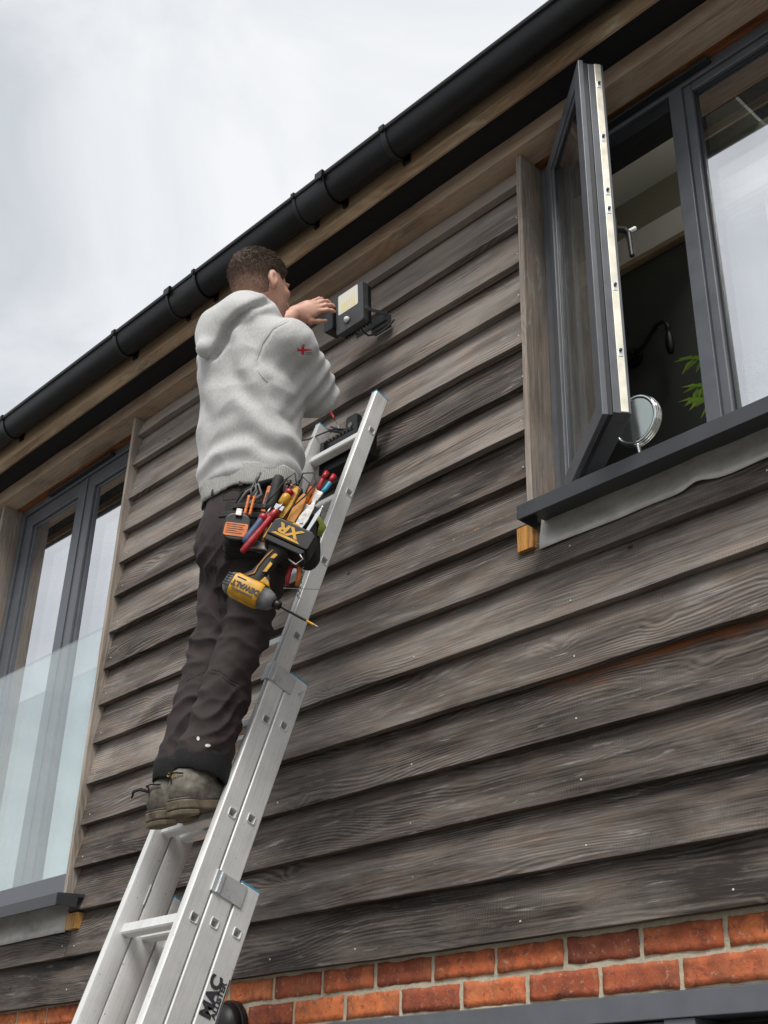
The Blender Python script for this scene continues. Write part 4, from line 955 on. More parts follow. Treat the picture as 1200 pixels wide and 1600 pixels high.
# arms (from the collar outwards, under the sleeves) with hands
fd = Field((1.42, -.76, 3.70), (1.98, -.13, 4.48), .0048)
cb_ = np.array([1.742, -.632, 3.89])
fd.F = fd.seg(shL, cb_, .045, .055); fd.add(fd.seg(shR, cb_, .045, .055), .02); fd.add(fd.seg(cb_, cb_ + np.array([0, 0, .06]), .06, .05), .02)
fd.add(fd.seg(shR, elR, .052, .042), .02); fd.add(fd.seg(elR, wrR, .042, .027), .015)
fd.add(fd.seg(shL, elL, .050, .042), .02); fd.add(fd.seg(elL, lerp(elL, wrL, .35), .042, .043), .015); fd.add(fd.seg(lerp(elL, wrL, .35), wrL, .043, .0265), .015)
LFW = np.array([.50, .56, .17]); LPA = np.array([.55, .60, -.22]); LTH = np.array([.18, -.10, -.95])
V2, Q2 = fd.mesh(); V2 = smooth_verts(V2, Q2, 2, .4)
def hand_mesh(wr, el, fwd, pal, th, curl, spread):
    f2 = Field(wr - .15, wr + .19, .0030); f2.F = f2.seg(lerp(el, wr, .70), wr, .031, .0255)
    f2.F = np.maximum(f2.F, 0 * f2.F + f2.F)
    f2.add(f2.seg(wr, wr + np.array(fwd) / np.linalg.norm(fwd) * .03, .025, .024, (pal, .75)), .02)
    hand(f2, wr, fwd, pal, th, curl, spread, .87); V, Q = f2.mesh(); return smooth_verts(V, Q, 1, .4), Q
V3, Q3 = hand_mesh(wrL, elL, (.58, .64, .46), (-.74, .62, .08), (.10, .22, -.95), [(.16, .42, .32), (.10, .40, .34), (.14, .45, .36), (.24, .52, .42)], (.12, .02, -.08, -.18))
V4, Q4 = hand_mesh(wrR, elR, (-.42, .60, .62), (-.75, -.1, -.5), (-.3, -.75, .5), [(.5, .8, .5)] * 4, (.1, 0, -.08, -.15))
def joinVQ(*vq):
    Vs, Qs, o = [], [], 0
    for V, Q in vq: Vs.append(V); Qs.append(Q + o); o += len(V)
    return np.concatenate(Vs), np.concatenate(Qs)
V, Q = joinVQ((V1, Q1), (V2, Q2), (V3, Q3), (V4, Q4))
organic('body', V, Q, 'skin', person, PO)
for s in (-1, 1):
    b = bmesh.new(); bmesh.ops.create_uvsphere(b, u_segments=14, v_segments=10, radius=.0118); me = bpy.data.meshes.new('eye'); b.to_mesh(me); b.free()
    me.transform(Matrix.Translation(Vector(hp(s * .031, .0800, .004) - PO))); mk('eye', me, 'white_print', person, smooth=True)
    b = bmesh.new(); bmesh.ops.create_uvsphere(b, u_segments=12, v_segments=8, radius=.0056); me = bpy.data.meshes.new('iris'); b.to_mesh(me); b.free()
    me.transform(Matrix.Translation(Vector(hp(s * .031, .0870, .004) - PO))); mk('iris', me, 'hair', person, smooth=True)

# ---- hair: cropped cap, longer on top, with short strands
fd = Field((1.635, -.785, 3.97), (1.905, -.48, 4.27), .0040)
cap = fd.smin(fd.ell(hp(0, -.012, .028), HA, (.0765, .0970, .0870)), fd.ell(hp(0, -.030, -.030), HA, (.0655, .0660, .060)), .02)
topb = fd.ell(hp(0, -.004, .046), HA, (.0740, .0950, .0850))
fd.F = fd.smin(cap, topb, .02)
q = fd.P - hc; hr, hf, hu = q @ HR.astype(np.float32), q @ HF.astype(np.float32), q @ HU.astype(np.float32)
line = np.interp(hf, [-.12, -.06, -.022, -.006, .02, .032, .060, .082, .12], [-.085, -.080, -.052, .022, .026, -.004, .052, .072, .076]).astype(np.float32)
fd.F = np.maximum(fd.F, (line - hu) * .8)
for s in (-1, 1):
    ec = hp(s * .078, -.010, -.006); fd.cut(fd.ell(ec, HA, (.020, .020, .034)), .006)
V, Q = fd.mesh(); V = smooth_verts(V, Q, 1, .4); N = vnormals(V, Q)
lum = fbm(V, (60, 60, 60), 3); up_ = np.clip(((V - hc) @ HU - .02) / .06, 0, 1)
V = V + N * (lum * (.0008 + .0018 * up_))[:, None]
hair = organic('hair', V, Q, 'cropped_hair', person, PO)
rs = np.random.RandomState(5); pick = rs.choice(len(V), 16000); sv, sf = [], []
for i in pick:
    p, n = V[i], N[i]; u = float((p - hc) @ HU); f = float((p - hc) @ HF)
    if u < -.055 or n @ HU < -.5: continue
    t = min(1, max(0, (u - .015) / .06)); ln = .0035 + .011 * t * rs.uniform(.5, 1)
    d = n * .55 + HF * (.75 * t) - HU * (.40 * (1 - t)) + rs.normal(0, .14, 3); d /= np.linalg.norm(d)
    a = np.cross(d, rs.normal(0, 1, 3)); a /= np.linalg.norm(a) + 1e-9; w = .00060; o = len(sv)
    tip = p + d * ln + n * -.001
    sv += [tuple(p - n * .001 + a * w - PO), tuple(p - n * .001 - a * w - PO), tuple(p + d * ln * .6 - a * w * .6 - PO), tuple(tip - PO), tuple(p + d * ln * .6 + a * w * .6 - PO)]
    sf.append((o, o + 1, o + 2, o + 3, o + 4))
st_ = MB().add(sv, sf).build('hair_strands', 'hair', hair)
st_['kind'] = 'stuff'
# eyebrows
for s in (-1, 1):
    mb = MB(); mb.tube([tuple(hp(s * x, f, u) - PO) for x, f, u in ((.014, .0935, .022), (.028, .0935, .027), (.044, .081, .022))], [.0028, .0034, .0018], 8); mb.build('eyebrow', 'hair', person, smooth=True)

# ---- hoodie
fd = Field((1.36, -.86, 3.385), (2.06, -.26, 4.13), .0062)
zs = [3.402, 3.43, 3.50, 3.60, 3.72, 3.81, 3.875, 3.92, 3.95]
tx = [1.706, 1.706, 1.708, 1.715, 1.724, 1.731, 1.736, 1.738, 1.738]; ty = [-.556, -.560, -.566, -.580, -.598, -.612, -.622, -.630, -.634]
ta = [.134, .156, .163, .166, .169, .170, .157, .125, .090]; tb = [.102, .121, .128, .131, .133, .132, .124, .104, .085]
fd.F = fd.tower(zs, tx, ty, ta, tb, TR, TF, 2.3)
fd.add(fd.seg(shL, [1.735, -.632, 3.930], .070, .070), .05); fd.add(fd.seg(shR, [1.755, -.632, 3.930], .072, .068), .05)
# sleeves
arm = fd.seg(shR, lerp(shR, elR, .5), .080, .078); arm = fd.smin(arm, fd.seg(lerp(shR, elR, .5), elR, .078, .070), .02)
arm = fd.smin(arm, fd.seg(elR, lerp(elR, wrR, .55), .070, .058), .025); arm = fd.smin(arm, fd.seg(lerp(elR, wrR, .55), wrR, .058, .040), .02)
fd.add(arm, .026)
arm = fd.seg(shL, elL, .078, .062); arm = fd.smin(arm, fd.seg(elL, lerp(elL, wrL, .48), .062, .046), .02); fd.add(arm, .026)
# collar and hood hanging on the upper back
nc = np.array([1.754, -.636, 3.966])
for k in range(18):
    a0, a1 = [2 * math.pi * (k + e) / 18 for e in (0, 1)]
    pt_ = lambda a: nc + np.array([*(TR * .078 * math.cos(a) + TF * .080 * math.sin(a)), -.030 * math.sin(a)])
    rr = lambda a: .022 + .014 * max(0, -math.sin(a))
    fd.add(fd.seg(pt_(a0), pt_(a1), rr(a0), rr(a1)), .018)
hb = lambda r, f, u: nc + np.array([*(TR * r + TF * f), u])
AX3 = [[*TR, 0], [*TF, 0], [0, 0, 1]]
fd.add(fd.ell(hb(-.020, -.098, -.020), AX3, (.105, .048, .058)), .022)
fd.add(fd.ell(hb(-.062, -.105, -.062), AX3, (.066, .044, .074)), .022)
fd.add(fd.ell(hb(-.092, -.080, -.030), AX3, (.040, .050, .070)), .022)
fd.add(fd.seg(hb(-.100, -.100, -.05), hb(-.072, -.126, -.130), .034, .026), .018)
fd.add(fd.seg(hb(.055, -.078, -.005), hb(.090, -.025, -.012), .030, .024), .018)
# neck opening
fd.cut(fd.seg([1.756, -.634, 3.95], [1.768, -.636, 4.15], .052, .070), .010)
V, Q = fd.mesh(); V = smooth_verts(V, Q, 2, .5); N = vnormals(V, Q)
CAMP = Vector((4.292, -2.409, 1.65))
def on_surface(pts, bvh, lift=0.0, dense=6):
    '''points found on a mesh along sight lines through the given points'''
    g = [Vector(p) for p in pts]; g = [g[i].lerp(g[i + 1], k / dense) for i in range(len(g) - 1) for k in range(dense)] + [g[-1]]; out = []
    for p in g:
        h = bvh.ray_cast(CAMP, (p - CAMP).normalized())
        if h[0] is not None: out.append(h[0] + h[1] * lift)
    return out
def crease(V, line, width):
    '''soft falloff of each vertex from a polyline'''
    L_ = np.array(line); d = np.min(np.linalg.norm(V[:, None, :] - L_[None], axis=2), axis=1); return np.exp(-(d / width) ** 2)
bv0 = BVHTree.FromPolygons([Vector(v) for v in V], [tuple(int(i) for i in f) for f in Q])
HOODLINE = on_surface([(1.713, -.74, 3.8214), (1.7408, -.74, 3.85), (1.77, -.74, 3.8897), (1.8207, -.74, 3.9105), (1.8952, -.74, 3.9081), (1.9755, -.74, 3.8896), (2.0297, -.74, 3.8478)], bv0)
SEAMLINE = on_surface([(1.9637, -.66, 3.861), (1.8876, -.66, 3.8732), (1.8421, -.66, 3.8448), (1.8175, -.66, 3.7937), (1.825, -.66, 3.765)], bv0)
UNDER = on_surface([(1.8271, -.62, 3.7301), (1.8547, -.62, 3.6734), (1.9022, -.62, 3.5908), (1.984, -.62, 3.5168)], bv0)
# folds: long diagonal drapes on the back, bunching over the hem, rings at the elbow
z = V[:, 2]; u = (V[:, :2] - np.array([1.72, -.60])) @ TR
n1 = fbm(V, (5, 5, 3), 2); n2 = fbm(V + 9, (14, 14, 9), 2)
low = np.clip((3.62 - z) / .16, 0, 1) * np.clip((z - 3.44) / .05, 0, 1)
fold = .0085 * np.sin(z * 62 + u * 14 + n1 * 4.2) * low
mid = np.clip((z - 3.50) / .12, 0, 1) * np.clip((3.95 - z) / .1, 0, 1)
fold += .0065 * np.sin(u * 30 + (z - 3.6) * 26 + n1 * 5.0) * mid
dia = np.exp(-(((u - .10) - (3.74 - z) * .55) / .05) ** 2) * np.clip((3.80 - z) / .1, 0, 1) * np.clip((z - 3.5) / .08, 0, 1)
fold += -.007 * dia
de = np.linalg.norm(V - elR, axis=1); ax = (elR - shR) / np.linalg.norm(elR - shR); al = (V - elR) @ ax
inarm = np.exp(-(de / .13) ** 2); fold = fold * (1 - .8 * inarm) + .0070 * inarm * np.sin(al * 150 + n1 * 5 + u * 20)
asc = np.exp(-((np.linalg.norm(V - shR, axis=1) - .115) / .022) ** 2) * np.clip((u + .02) / .1, 0, 1) * np.clip((3.96 - z) / .08, 0, 1)
fold += -.005 * asc
rg_ = fbm(V + 2, (7, 7, 10), 2); fold += .0030 * (1 - 2 * np.abs(rg_)) * np.clip((4.0 - z) / .2, 0, 1)
fold += .002 * n2 + .003 * n1
ch = crease(V, HOODLINE, .013); fold += -.020 * ch + .007 * (crease(V, HOODLINE, .034) - ch)
fold += -.0045 * crease(V, SEAMLINE, .0065) + .0025 * crease(V, SEAMLINE, .016)
fold += -.006 * crease(V, UNDER, .016)
V = V + N * fold[:, None]
hoodie = organic('hoodie', V, Q, 'hoodie_fabric', person, PO); HV, HQ = V, Q
# ribbed hem band
fd = Field((1.50, -.74, 3.375), (1.92, -.38, 3.47), .005)
outer = fd.tower([3.380, 3.40, 3.425, 3.452], [1.706] * 4, [-.555, -.556, -.558, -.560], [.152, .1565, .159, .160], [.113, .1165, .119, .120], TR, TF, 2.3)
inner = fd.tower([3.0, 4.0], [1.706] * 2, [-.556] * 2, [.143] * 2, [.104] * 2, TR, TF, 2.3)
fd.F = np.maximum(outer, -inner); V, Q = fd.mesh(); V = smooth_verts(V, Q, 2, .4)
tilt = (V[:, :2] - np.array([1.706, -.556])) @ TR; V[:, 2] += .0035 * np.sin(tilt * 40) + .0035 * fbm(V, (9, 9, 1), 2)
V += vnormals(V, Q) * (.003 * fbm(V, (18, 18, 5), 2))[:, None]
organic('hem_band', V, Q, 'rib_fabric', hoodie, PO)
# cuffs
for a, b_, ra, rb_ in ((lerp(elL, wrL, .44), lerp(elL, wrL, .60), .0475, .041), (lerp(elR, wrR, .93), wrR + (wrR - elR) * .10, .042, .036)):
    mb = MB(); mb.tube([tuple(lerp(a, b_, t) - PO) for t in (0, .1, .5, .9, 1.0)], [ra * .93, ra, (ra + rb_) / 2 * 1.03, rb_, rb_ * .93], 24); mb.build('cuff', 'rib_fabric', hoodie, smooth=True)
bvh_h = BVHTree.FromPolygons([Vector(v) for v in HV], [tuple(int(i) for i in f) for f in HQ])
VIEW = Vector((-.644, .596, .479))
def drape(pts, bvh, lift=.0015): return on_surface(pts, bvh, lift, 3)
sm_ = on_surface([(1.9637, -.66, 3.861), (1.8876, -.66, 3.8732), (1.8421, -.66, 3.8448), (1.8175, -.66, 3.7937), (1.8383, -.66, 3.7369), (1.8822, -.66, 3.6836)], bvh_h, .0004)
mb = MB(); mb.tube([tuple(np.array(p) - PO) for p in sm_], .0014, 6); mb.build('sleeve_seam', 'hoodie_fabric', hoodie, smooth=True)
# printed mark on the sleeve, pressed onto the cloth
def decal(name, polys, org, ex, ey, bvh, mat, parent, lift=.0012):
    ex = Vector(ex).normalized(); ey = Vector(ey).normalized(); vs, fs = [], []
    for poly in polys:
        bm = bmesh.new(); f = bm.faces.new([bm.verts.new((x, y, 0)) for x, y in poly]); bmesh.ops.triangulate(bm, faces=[f])
        bmesh.ops.subdivide_edges(bm, edges=bm.edges[:], cuts=2, use_grid_fill=True); bm.verts.ensure_lookup_table(); o = len(vs); ok = True; loc = []
        for v in bm.verts:
            p = Vector(org) + ex * v.co.x + ey * v.co.y; h = bvh.ray_cast(CAMP, (p - CAMP).normalized())
            if h[0] is None: ok = False; break
            loc.append(tuple(h[0] + h[1] * lift - Vector(PO)))
        if ok: vs += loc; fs += [tuple(o + v.index for v in f.verts) for f in bm.faces]
        bm.free()
    if vs: return MB().add(vs, fs).build(name, mat, parent)
R_ = lambda x0, y0, x1, y1: [(x * .82, y * .82) for x, y in ((x0, y0), (x1, y0), (x1, y1), (x0, y1))]
lo = (1.8607, -.52, 3.8827); lex = RT; ley = UP
decal('sleeve_logo', [R_(-.006, -.017, .003, .014), R_(-.018, -.004, .014, .004), R_(-.003, .015, .005, .021), R_(-.022, -.003, -.0185, .009), R_(.0155, -.003, .020, .006), R_(.0215, -.003, .025, .004), R_(.0265, -.002, .030, .003)], lo, lex, ley, bvh_h, 'red_print', hoodie)
decal('sleeve_logo', [R_(.008 + .006 * i, -.011, .012 + .006 * i, -.0085) for i in range(4)] + [R_(.010 + .006 * i, -.0165, .0135 + .006 * i, -.0145) for i in range(4)], lo, lex, ley, bvh_h, 'dark_print', hoodie)

# ---- trousers
fd = Field((1.40, -.76, 2.56), (1.94, -.38, 3.47), .0050)
fd.F = fd.tower([3.10, 3.18, 3.26, 3.32, 3.38, 3.42, 3.452], [1.702, 1.701, 1.700, 1.702, 1.704, 1.705, 1.705], [-.542, -.543, -.546, -.548, -.552, -.555, -.555], [.112, .126, .137, .142, .143, .142, .141], [.074, .090, .104, .109, .106, .103, .102], TR, TF, 2.3)
FWD_ = np.array([0.0, .034, -.004])
for hp_, kn, an, s in ((hipR, knR, anR, 1), (hipL, knL, anL, -1)):
    mid_ = lerp(kn, an, .5)
    leg = fd.seg(hp_ + np.array([0, 0, -.03]), kn, .083, .067); leg = fd.smin(leg, fd.seg(kn, mid_, .067, .060), .02)
    leg = fd.smin(leg, fd.seg(mid_, an + np.array([0, 0, .02]), .060, .058), .02)
    leg = fd.smin(leg, fd.seg(mid_ + FWD_ * .5, an + np.array([0, 0, .02]) + FWD_, .058, .059), .02); fd.add(leg, .020 if s > 0 else .001)
fd.add(fd.ell([1.690, -.632, 3.255], [[*TR, 0], [*TF, 0], [0, 0, 1]], (.098, .036, .10)), .05)     # seat
for an in (anR, anL): fd.cut(fd.seg(an + np.array([0, .012, -.10]), an + np.array([0, .012, .0]), .050, .050), .0)
fd.F = np.maximum(fd.F, 2.585 - fd.P[..., 2])
V, Q = fd.mesh(); V = smooth_verts(V, Q, 1, .5); N = vnormals(V, Q); z = V[:, 2]
n1 = fbm(V, (6, 6, 4), 2); n2 = fbm(V + 5, (16, 16, 10), 2); uu = (V[:, :2] - np.array([1.66, -.56])) @ TR
ridge = lambda x: 1. - 2. * np.abs(np.sin(x)) ** .75          # sharp crests, broad troughs
knee = np.exp(-((z - 3.00) / .10) ** 2); calf = np.exp(-((z - 2.73) / .09) ** 2); crot = np.exp(-((z - 3.17) / .07) ** 2)
fold = knee * .0048 * ridge(z * 52 + uu * 26 + n1 * 4.5) + calf * .0045 * ridge(z * 56 - uu * 30 + n1 * 4.5) + crot * .0034 * ridge(z * 44 - uu * 38 + n1 * 3.5)
n3 = fbm(V + 3, (9, 9, 14), 2); fold += .0060 * (1 - 2 * np.abs(n3)) * np.clip((3.30 - z) / .1, 0, 1) - .002
fold += .003 * n2 + .004 * n1
fold = fold * np.clip((3.41 - z) / .05, 0, 1)
V = V + N * fold[:, None]
trs = organic('trousers', V, Q, 'trouser_fabric', person, PO); TV, TQ = V, Q
bvh_t = BVHTree.FromPolygons([Vector(v) for v in TV], [tuple(int(i) for i in f) for f in TQ])
for an, kn in ((anR, knR), (anL, knL)):
    vs, fs = [], []; nn_ = 40; rows_ = [(-.034, .98), (-.030, 1.02), (-.008, 1.04), (.016, 1.045), (.024, 1.02)]
    for dz, sc_ in rows_:
        for k in range(nn_):
            a = 2 * math.pi * k / nn_; ca, sa = math.cos(a), math.sin(a)
            w_ = 1 + .03 * mnoise.noise(Vector((ca * 2.2, sa * 2.2, dz * 30 + an[0] * 9)))
            tz = dz - .030 * (sa * .5 + .5) * (1 if dz < 0 else .55) + .004 * mnoise.noise(Vector((ca * 3, sa * 3, an[0] * 7)))
            vs.append((an[0] + ca * .0605 * sc_ * w_ - PO[0], an[1] + .016 + sa * .0785 * sc_ * w_ - PO[1], an[2] + tz - PO[2]))
    for r_ in range(len(rows_) - 1):
        for k in range(nn_): fs.append((r_ * nn_ + k, r_ * nn_ + (k + 1) % nn_, (r_ + 1) * nn_ + (k + 1) % nn_, (r_ + 1) * nn_ + k))
    o = MB().add(vs, fs).build('hem', 'hem_fabric', trs, smooth=True); so_ = o.modifiers.new('t', 'SOLIDIFY'); so_.thickness = .003
# seams and pocket, paint specks
def seamline(pts, r=.0009, mat='hem_fabric', name='seam'):
    d = drape(pts, bvh_t, .0001); d = [p for i, p in enumerate(d) if i == 0 or (p - d[i - 1]).length < .05]
    if len(d) > 2: mb = MB(); mb.tube([tuple(np.array(p) - PO) for p in d], r, 6); mb.build(name, mat, trs, smooth=True)
def arcpts(c, r, z, a0, a1, n=16, dz=0):
    return [np.array([c[0] + r * math.cos(math.radians(a0 + (a1 - a0) * i / n)), c[1] + r * math.sin(math.radians(a0 + (a1 - a0) * i / n)), z + dz * i / n]) for i in range(n + 1)]
seamline([(1.5427, -.6, 2.8627), (1.6264, -.6, 2.8675)]); seamline([(1.640, -.6, 2.872), (1.70, -.6, 2.850), (1.7504, -.6, 2.8131), (1.8338, -.6, 2.7687)])
seamline([(1.643, -.6, 2.862), (1.70, -.6, 2.840), (1.7504, -.6, 2.8031), (1.8338, -.6, 2.7587)])
seamline([(1.7017, -.66, 3.3827), (1.6931, -.66, 3.2395), (1.7224, -.66, 3.1088), (1.7624, -.66, 2.9805)])
seamline([(1.7154, -.66, 3.3731), (1.7552, -.66, 3.3702), (1.8431, -.66, 3.3314)]); seamline([(1.7154, -.66, 3.3731), (1.7187, -.66, 3.3506), (1.80, -.66, 3.325), (1.8459, -.66, 3.3098)])
decal('paint_speck', [[(x * .8, y * 1.1) for x, y in circ(.0050, 9)]], (1.717, -.66, 2.6425), RT, UP, bvh_t, 'paint_speck', trs); decal('paint_speck', [[(x * 1.3, y * .75) for x, y in circ(.0055, 9)]], (1.7634, -.66, 2.6137), RT, UP, bvh_t, 'paint_speck', trs)
# belt
mb = MB(); n = 48; bp = []
for k in range(n):
    a = 2 * math.pi * k / n; ca, sa = math.cos(a), math.sin(a); e = 2 / 2.3
    p = np.array([1.705, -.555]) + TR * .146 * np.sign(ca) * abs(ca) ** e + TF * .106 * np.sign(sa) * abs(sa) ** e; bp.append(p)
vs = [(*(p - PO[:2]), z - PO[2]) for z in (3.385, 3.424) for p in bp]; mb.add(vs, [(k, (k + 1) % n, n + (k + 1) % n, n + k) for k in range(n)])
o = mb.build('belt', 'pouch_fabric', trs, smooth=True); so_ = o.modifiers.new('t', 'SOLIDIFY'); so_.thickness = .005; so_.offset = 1
for a in (-2.6, -1.9, -1.2, -.5):
    p = np.array([1.705, -.555]) + TR * .150 * math.cos(a) + TF * .110 * math.sin(a); mb = MB()
    nn = np.array([TR[0] * math.cos(a) + TF[0] * math.sin(a), TR[1] * math.cos(a) + TF[1] * math.sin(a)]); tt = np.array([-nn[1], nn[0]])
    mb.obox((*(p + nn * .006 - PO[:2]), 3.404 - PO[2]), (*(tt * .006), 0), (*(nn * .002), 0), (0, 0, .026)); mb.build('belt_loop', 'trouser_fabric', trs, bevel=.001)

# ---- boots: heel hangs behind the rung, sole rests on it
RUNG5 = LP + LD * (-.288 * 5); 
def boot(heel, dirx, name_lab):
    tilt = math.radians(11); f = np.array([dirx, math.cos(tilt), math.sin(tilt)]); f /= np.linalg.norm(f); r = np.cross(f, [0, 0, 1]); r /= np.linalg.norm(r); u = np.cross(r, f)
    A3 = [r, f, u]; P = lambda a, b, c: heel + r * a + f * b + u * c
    lo = np.minimum(P(-.07, -.04, -.02), P(.07, .33, .22)) - .03; hi = np.maximum(P(-.07, -.04, -.02), P(.07, .33, .22)) + .03
    fd = Field(lo, hi, .0046)
    fd.F = fd.ell(P(0, .045, .055), A3, (.038, .046, .050)); fd.add(fd.ell(P(0, .125, .050), A3, (.040, .080, .042)), .03)
    fd.add(fd.ell(P(0, .215, .045), A3, (.047, .075, .036)), .03); fd.add(fd.ell(P(0, .255, .040), A3, (.042, .045, .032)), .02)
    fd.add(fd.seg(P(0, .055, .06), P(0, .078, .120), .042, .046), .03); fd.add(fd.seg(P(0, .09, .08), P(0, .09, .12), .040, .040), .03)
    q = fd.P - heel.astype(np.float32); uu = q @ u.astype(np.float32); fd.F = np.maximum(fd.F, .018 - uu)
    V, Q = fd.mesh(); V = smooth_verts(V, Q, 1, .4); N = vnormals(V, Q)
    V = V + N * (.0022 * fbm(V, (28, 28, 28), 3))[:, None]
    bt = organic('boot', V, Q, 'boot_leather', person, PO); bt['label'] = name_lab
    # sole: outline extruded, with a heel block
    out = [(-.026, .006), (-.034, .025), (-.036, .06), (-.033, .11), (-.037, .16), (-.046, .21), (-.045, .25), (-.034, .285), (-.014, .302), (.012, .302), (.033, .286), (.045, .25), (.047, .21), (.040, .16), (.036, .11), (.038, .06), (.036, .025), (.027, .006), (.0, .0)]
    mb = MB(); mb.prism([(x * 1.10, -.004 + y * 1.015) for x, y in out], Vector(r), Vector(f), Vector(u), Vector(heel + u * .006 - PO), .024)
    mb.build('sole', 'boot_sole', bt, bevel=.004)
    hb_ = [(x * 1.08, -.003 + y) for x, y in out if y < .075]; hb_ = [p for p in hb_]
    mb = MB(); mb.prism(hb_, Vector(r), Vector(f), Vector(u), Vector(heel - u * .010 - PO), .0158); mb.build('heel', 'boot_sole', bt, bevel=.004)
    mb = MB(); mb.tube([tuple(P(x * 1.0, y, .034 + .002 * math.sin(i)) - PO) for i, (x, y) in enumerate(out + out[:1])], .0022, 6); mb.build('welt', 'boot_leather', bt, smooth=True)
    mb = MB(); mb.tube([tuple(P(.0, .004 - .001 * i, .034 + .011 * i) - PO) for i in range(7)], .0022, 6); mb.tube([tuple(P(-.03, .020, .095) - PO), tuple(P(-.012, -.000, .100) - PO), tuple(P(.012, -.000, .100) - PO), tuple(P(.03, .016, .096) - PO)], .0022, 6); mb.build('stitching', 'hem_fabric', bt, smooth=True)
    for k in range(4):
        mb = MB(); mb.tube([tuple(P(s, .118 + .012 * k, .118 - .014 * k) - PO) for s in (-.030, 0, .030)], .0026, 6); mb.build('lace', 'hem_fabric', bt, smooth=True)
    return bt, P
bR, PR = boot(np.array([1.654, -.672, 2.457]), -.06, 'right boot with its heel hanging past the rung')
bL, PL_ = boot(np.array([1.545, -.664, 2.449]), .03, 'left boot, further from the camera')
for dx in (-.012, .010):
    mb = MB(); mb.prism(circ(.0055, 10), (1, 0, 0), (0, 0, 1), (0, -1, 0), tuple(PR(dx, .004, .098) - PO), .003); mb.build('eyelet', 'yellow_plastic', bR)
mb = MB(); mb.tube([tuple(PL_(a, b_, c) - PO) for a, b_, c in ((-.030, .020, .088), (-.048, .004, .098), (-.066, -.006, .095), (-.082, -.002, .082))], [.006, .008, .008, .005], 8, True, .45); mb.build('pull_tab', 'hem_fabric', bL, smooth=True)

# ================================================================== TOOLS carried on the right hip
HX = Vector((.680, .733, 0)); HY = Vector((-.733, .680, 0)); HZ = Vector((0, 0, 1)); HO = Vector((1.886, -.590, 3.209)); HM = axes(HX, HY, HZ)
def hip(a, b, y=0.0):
    """point on the hip: a, b = offsets to the right / down in 1.9 mm steps, y = depth towards the body"""
    return HO + HX * (a * .00188 + b * .00013) + HZ * (-b * .00195) + HY * y
def tool(name, label, cat, a, b, y=0., ang=0.): return thing(name, label, cat, hip(a, b, y), HM @ Matrix.Rotation(math.radians(ang), 3, 'Y'))
def rod(mb, p0, p1, r, n=12, r1=None): mb.tube([p0, p1], [r, r if r1 is None else r1], n); return mb
def grip(mb, L, r, n=14, waist=.82):
    """handle along +z from 0 to L with a shaped outline"""
    mb.tube([(0, 0, 0), (0, 0, L * .02), (0, 0, L * .12), (0, 0, L * .30), (0, 0, L * .62), (0, 0, L * .86), (0, 0, L * .97), (0, 0, L)], [r * .55, r * .85, r, r * 1.0, r * waist, r * .98, r * .8, r * .35], n); return mb
# pouch
po = tool('tool_pouch', 'black fabric tool pouch crammed with hand tools on the right hip', 'tool pouch', 0, 0, .05)
def cloth_box(name, w, h, d, c, par, mat='pouch_fabric', seed=0, r=.014):
    mb = MB(); mb.prism(rrect(w, h, r), (1, 0, 0), (0, 0, 1), (0, 1, 0), (c[0], c[1] - d / 2, c[2]), d)
    o = mb.build(name, mat, par); bm = bmesh.new(); bm.from_mesh(o.data); bmesh.ops.triangulate(bm, faces=bm.faces[:]); bmesh.ops.subdivide_edges(bm, edges=bm.edges[:], cuts=3, use_grid_fill=True)
    for v in bm.verts: v.co += mnoise.noise_vector(v.co * 28 + Vector((seed, 0, 0))) * .0065
    bm.to_mesh(o.data); bm.free(); o.data.shade_smooth(); return o
cloth_box('pocket', .125, .165, .050, (-.085, .002, .035), po, seed=1); cloth_box('pocket', .085, .120, .050, (-.100, -.030, .015), po, seed=2)
cloth_box('pocket', .118, .175, .060, (.060, .020, .028), po, seed=3, r=.03); cloth_box('pocket', .088, .115, .040, (.070, -.018, .012), po, seed=4, r=.025)
cloth_box('flap', .150, .034, .012, (-.030, -.018, .105), po, seed=5, r=.006); cloth_box('strap', .024, .12, .008, (-.030, -.034, .06), po, seed=6, r=.004)
cloth_box('strap', .130, .018, .007, (-.095, -.058, .052), po, seed=7, r=.004); cloth_box('strap', .100, .016, .007, (-.075, -.058, .080), po, seed=8, r=.004)
mb = MB(); mb.tube([(-.12, -.01, .10), (-.10, -.03, .135), (-.06, -.03, .165), (-.02, -.02, .185), (.03, -.01, .185)], [.010, .012, .012, .012, .010], 10, True, .45); mb.build('belt_loop', 'pouch_fabric', po, smooth=True)
mb = MB(); mb.tube([(-.115, -.048, .082), (-.09, -.058, .125), (-.058, -.060, .150), (-.046, -.060, .118), (-.075, -.06, .090), (-.112, -.05, .082)], .0046, 8); mb.build('ring', 'grey_plastic', po, smooth=True)
mb = MB(); mb.tube([(.108, -.012, .085), (.128, -.02, .045), (.118, -.014, .015)], [.010, .014, .010], 8, True, .3); mb.build('webbing', 'lime_web', po, smooth=True)
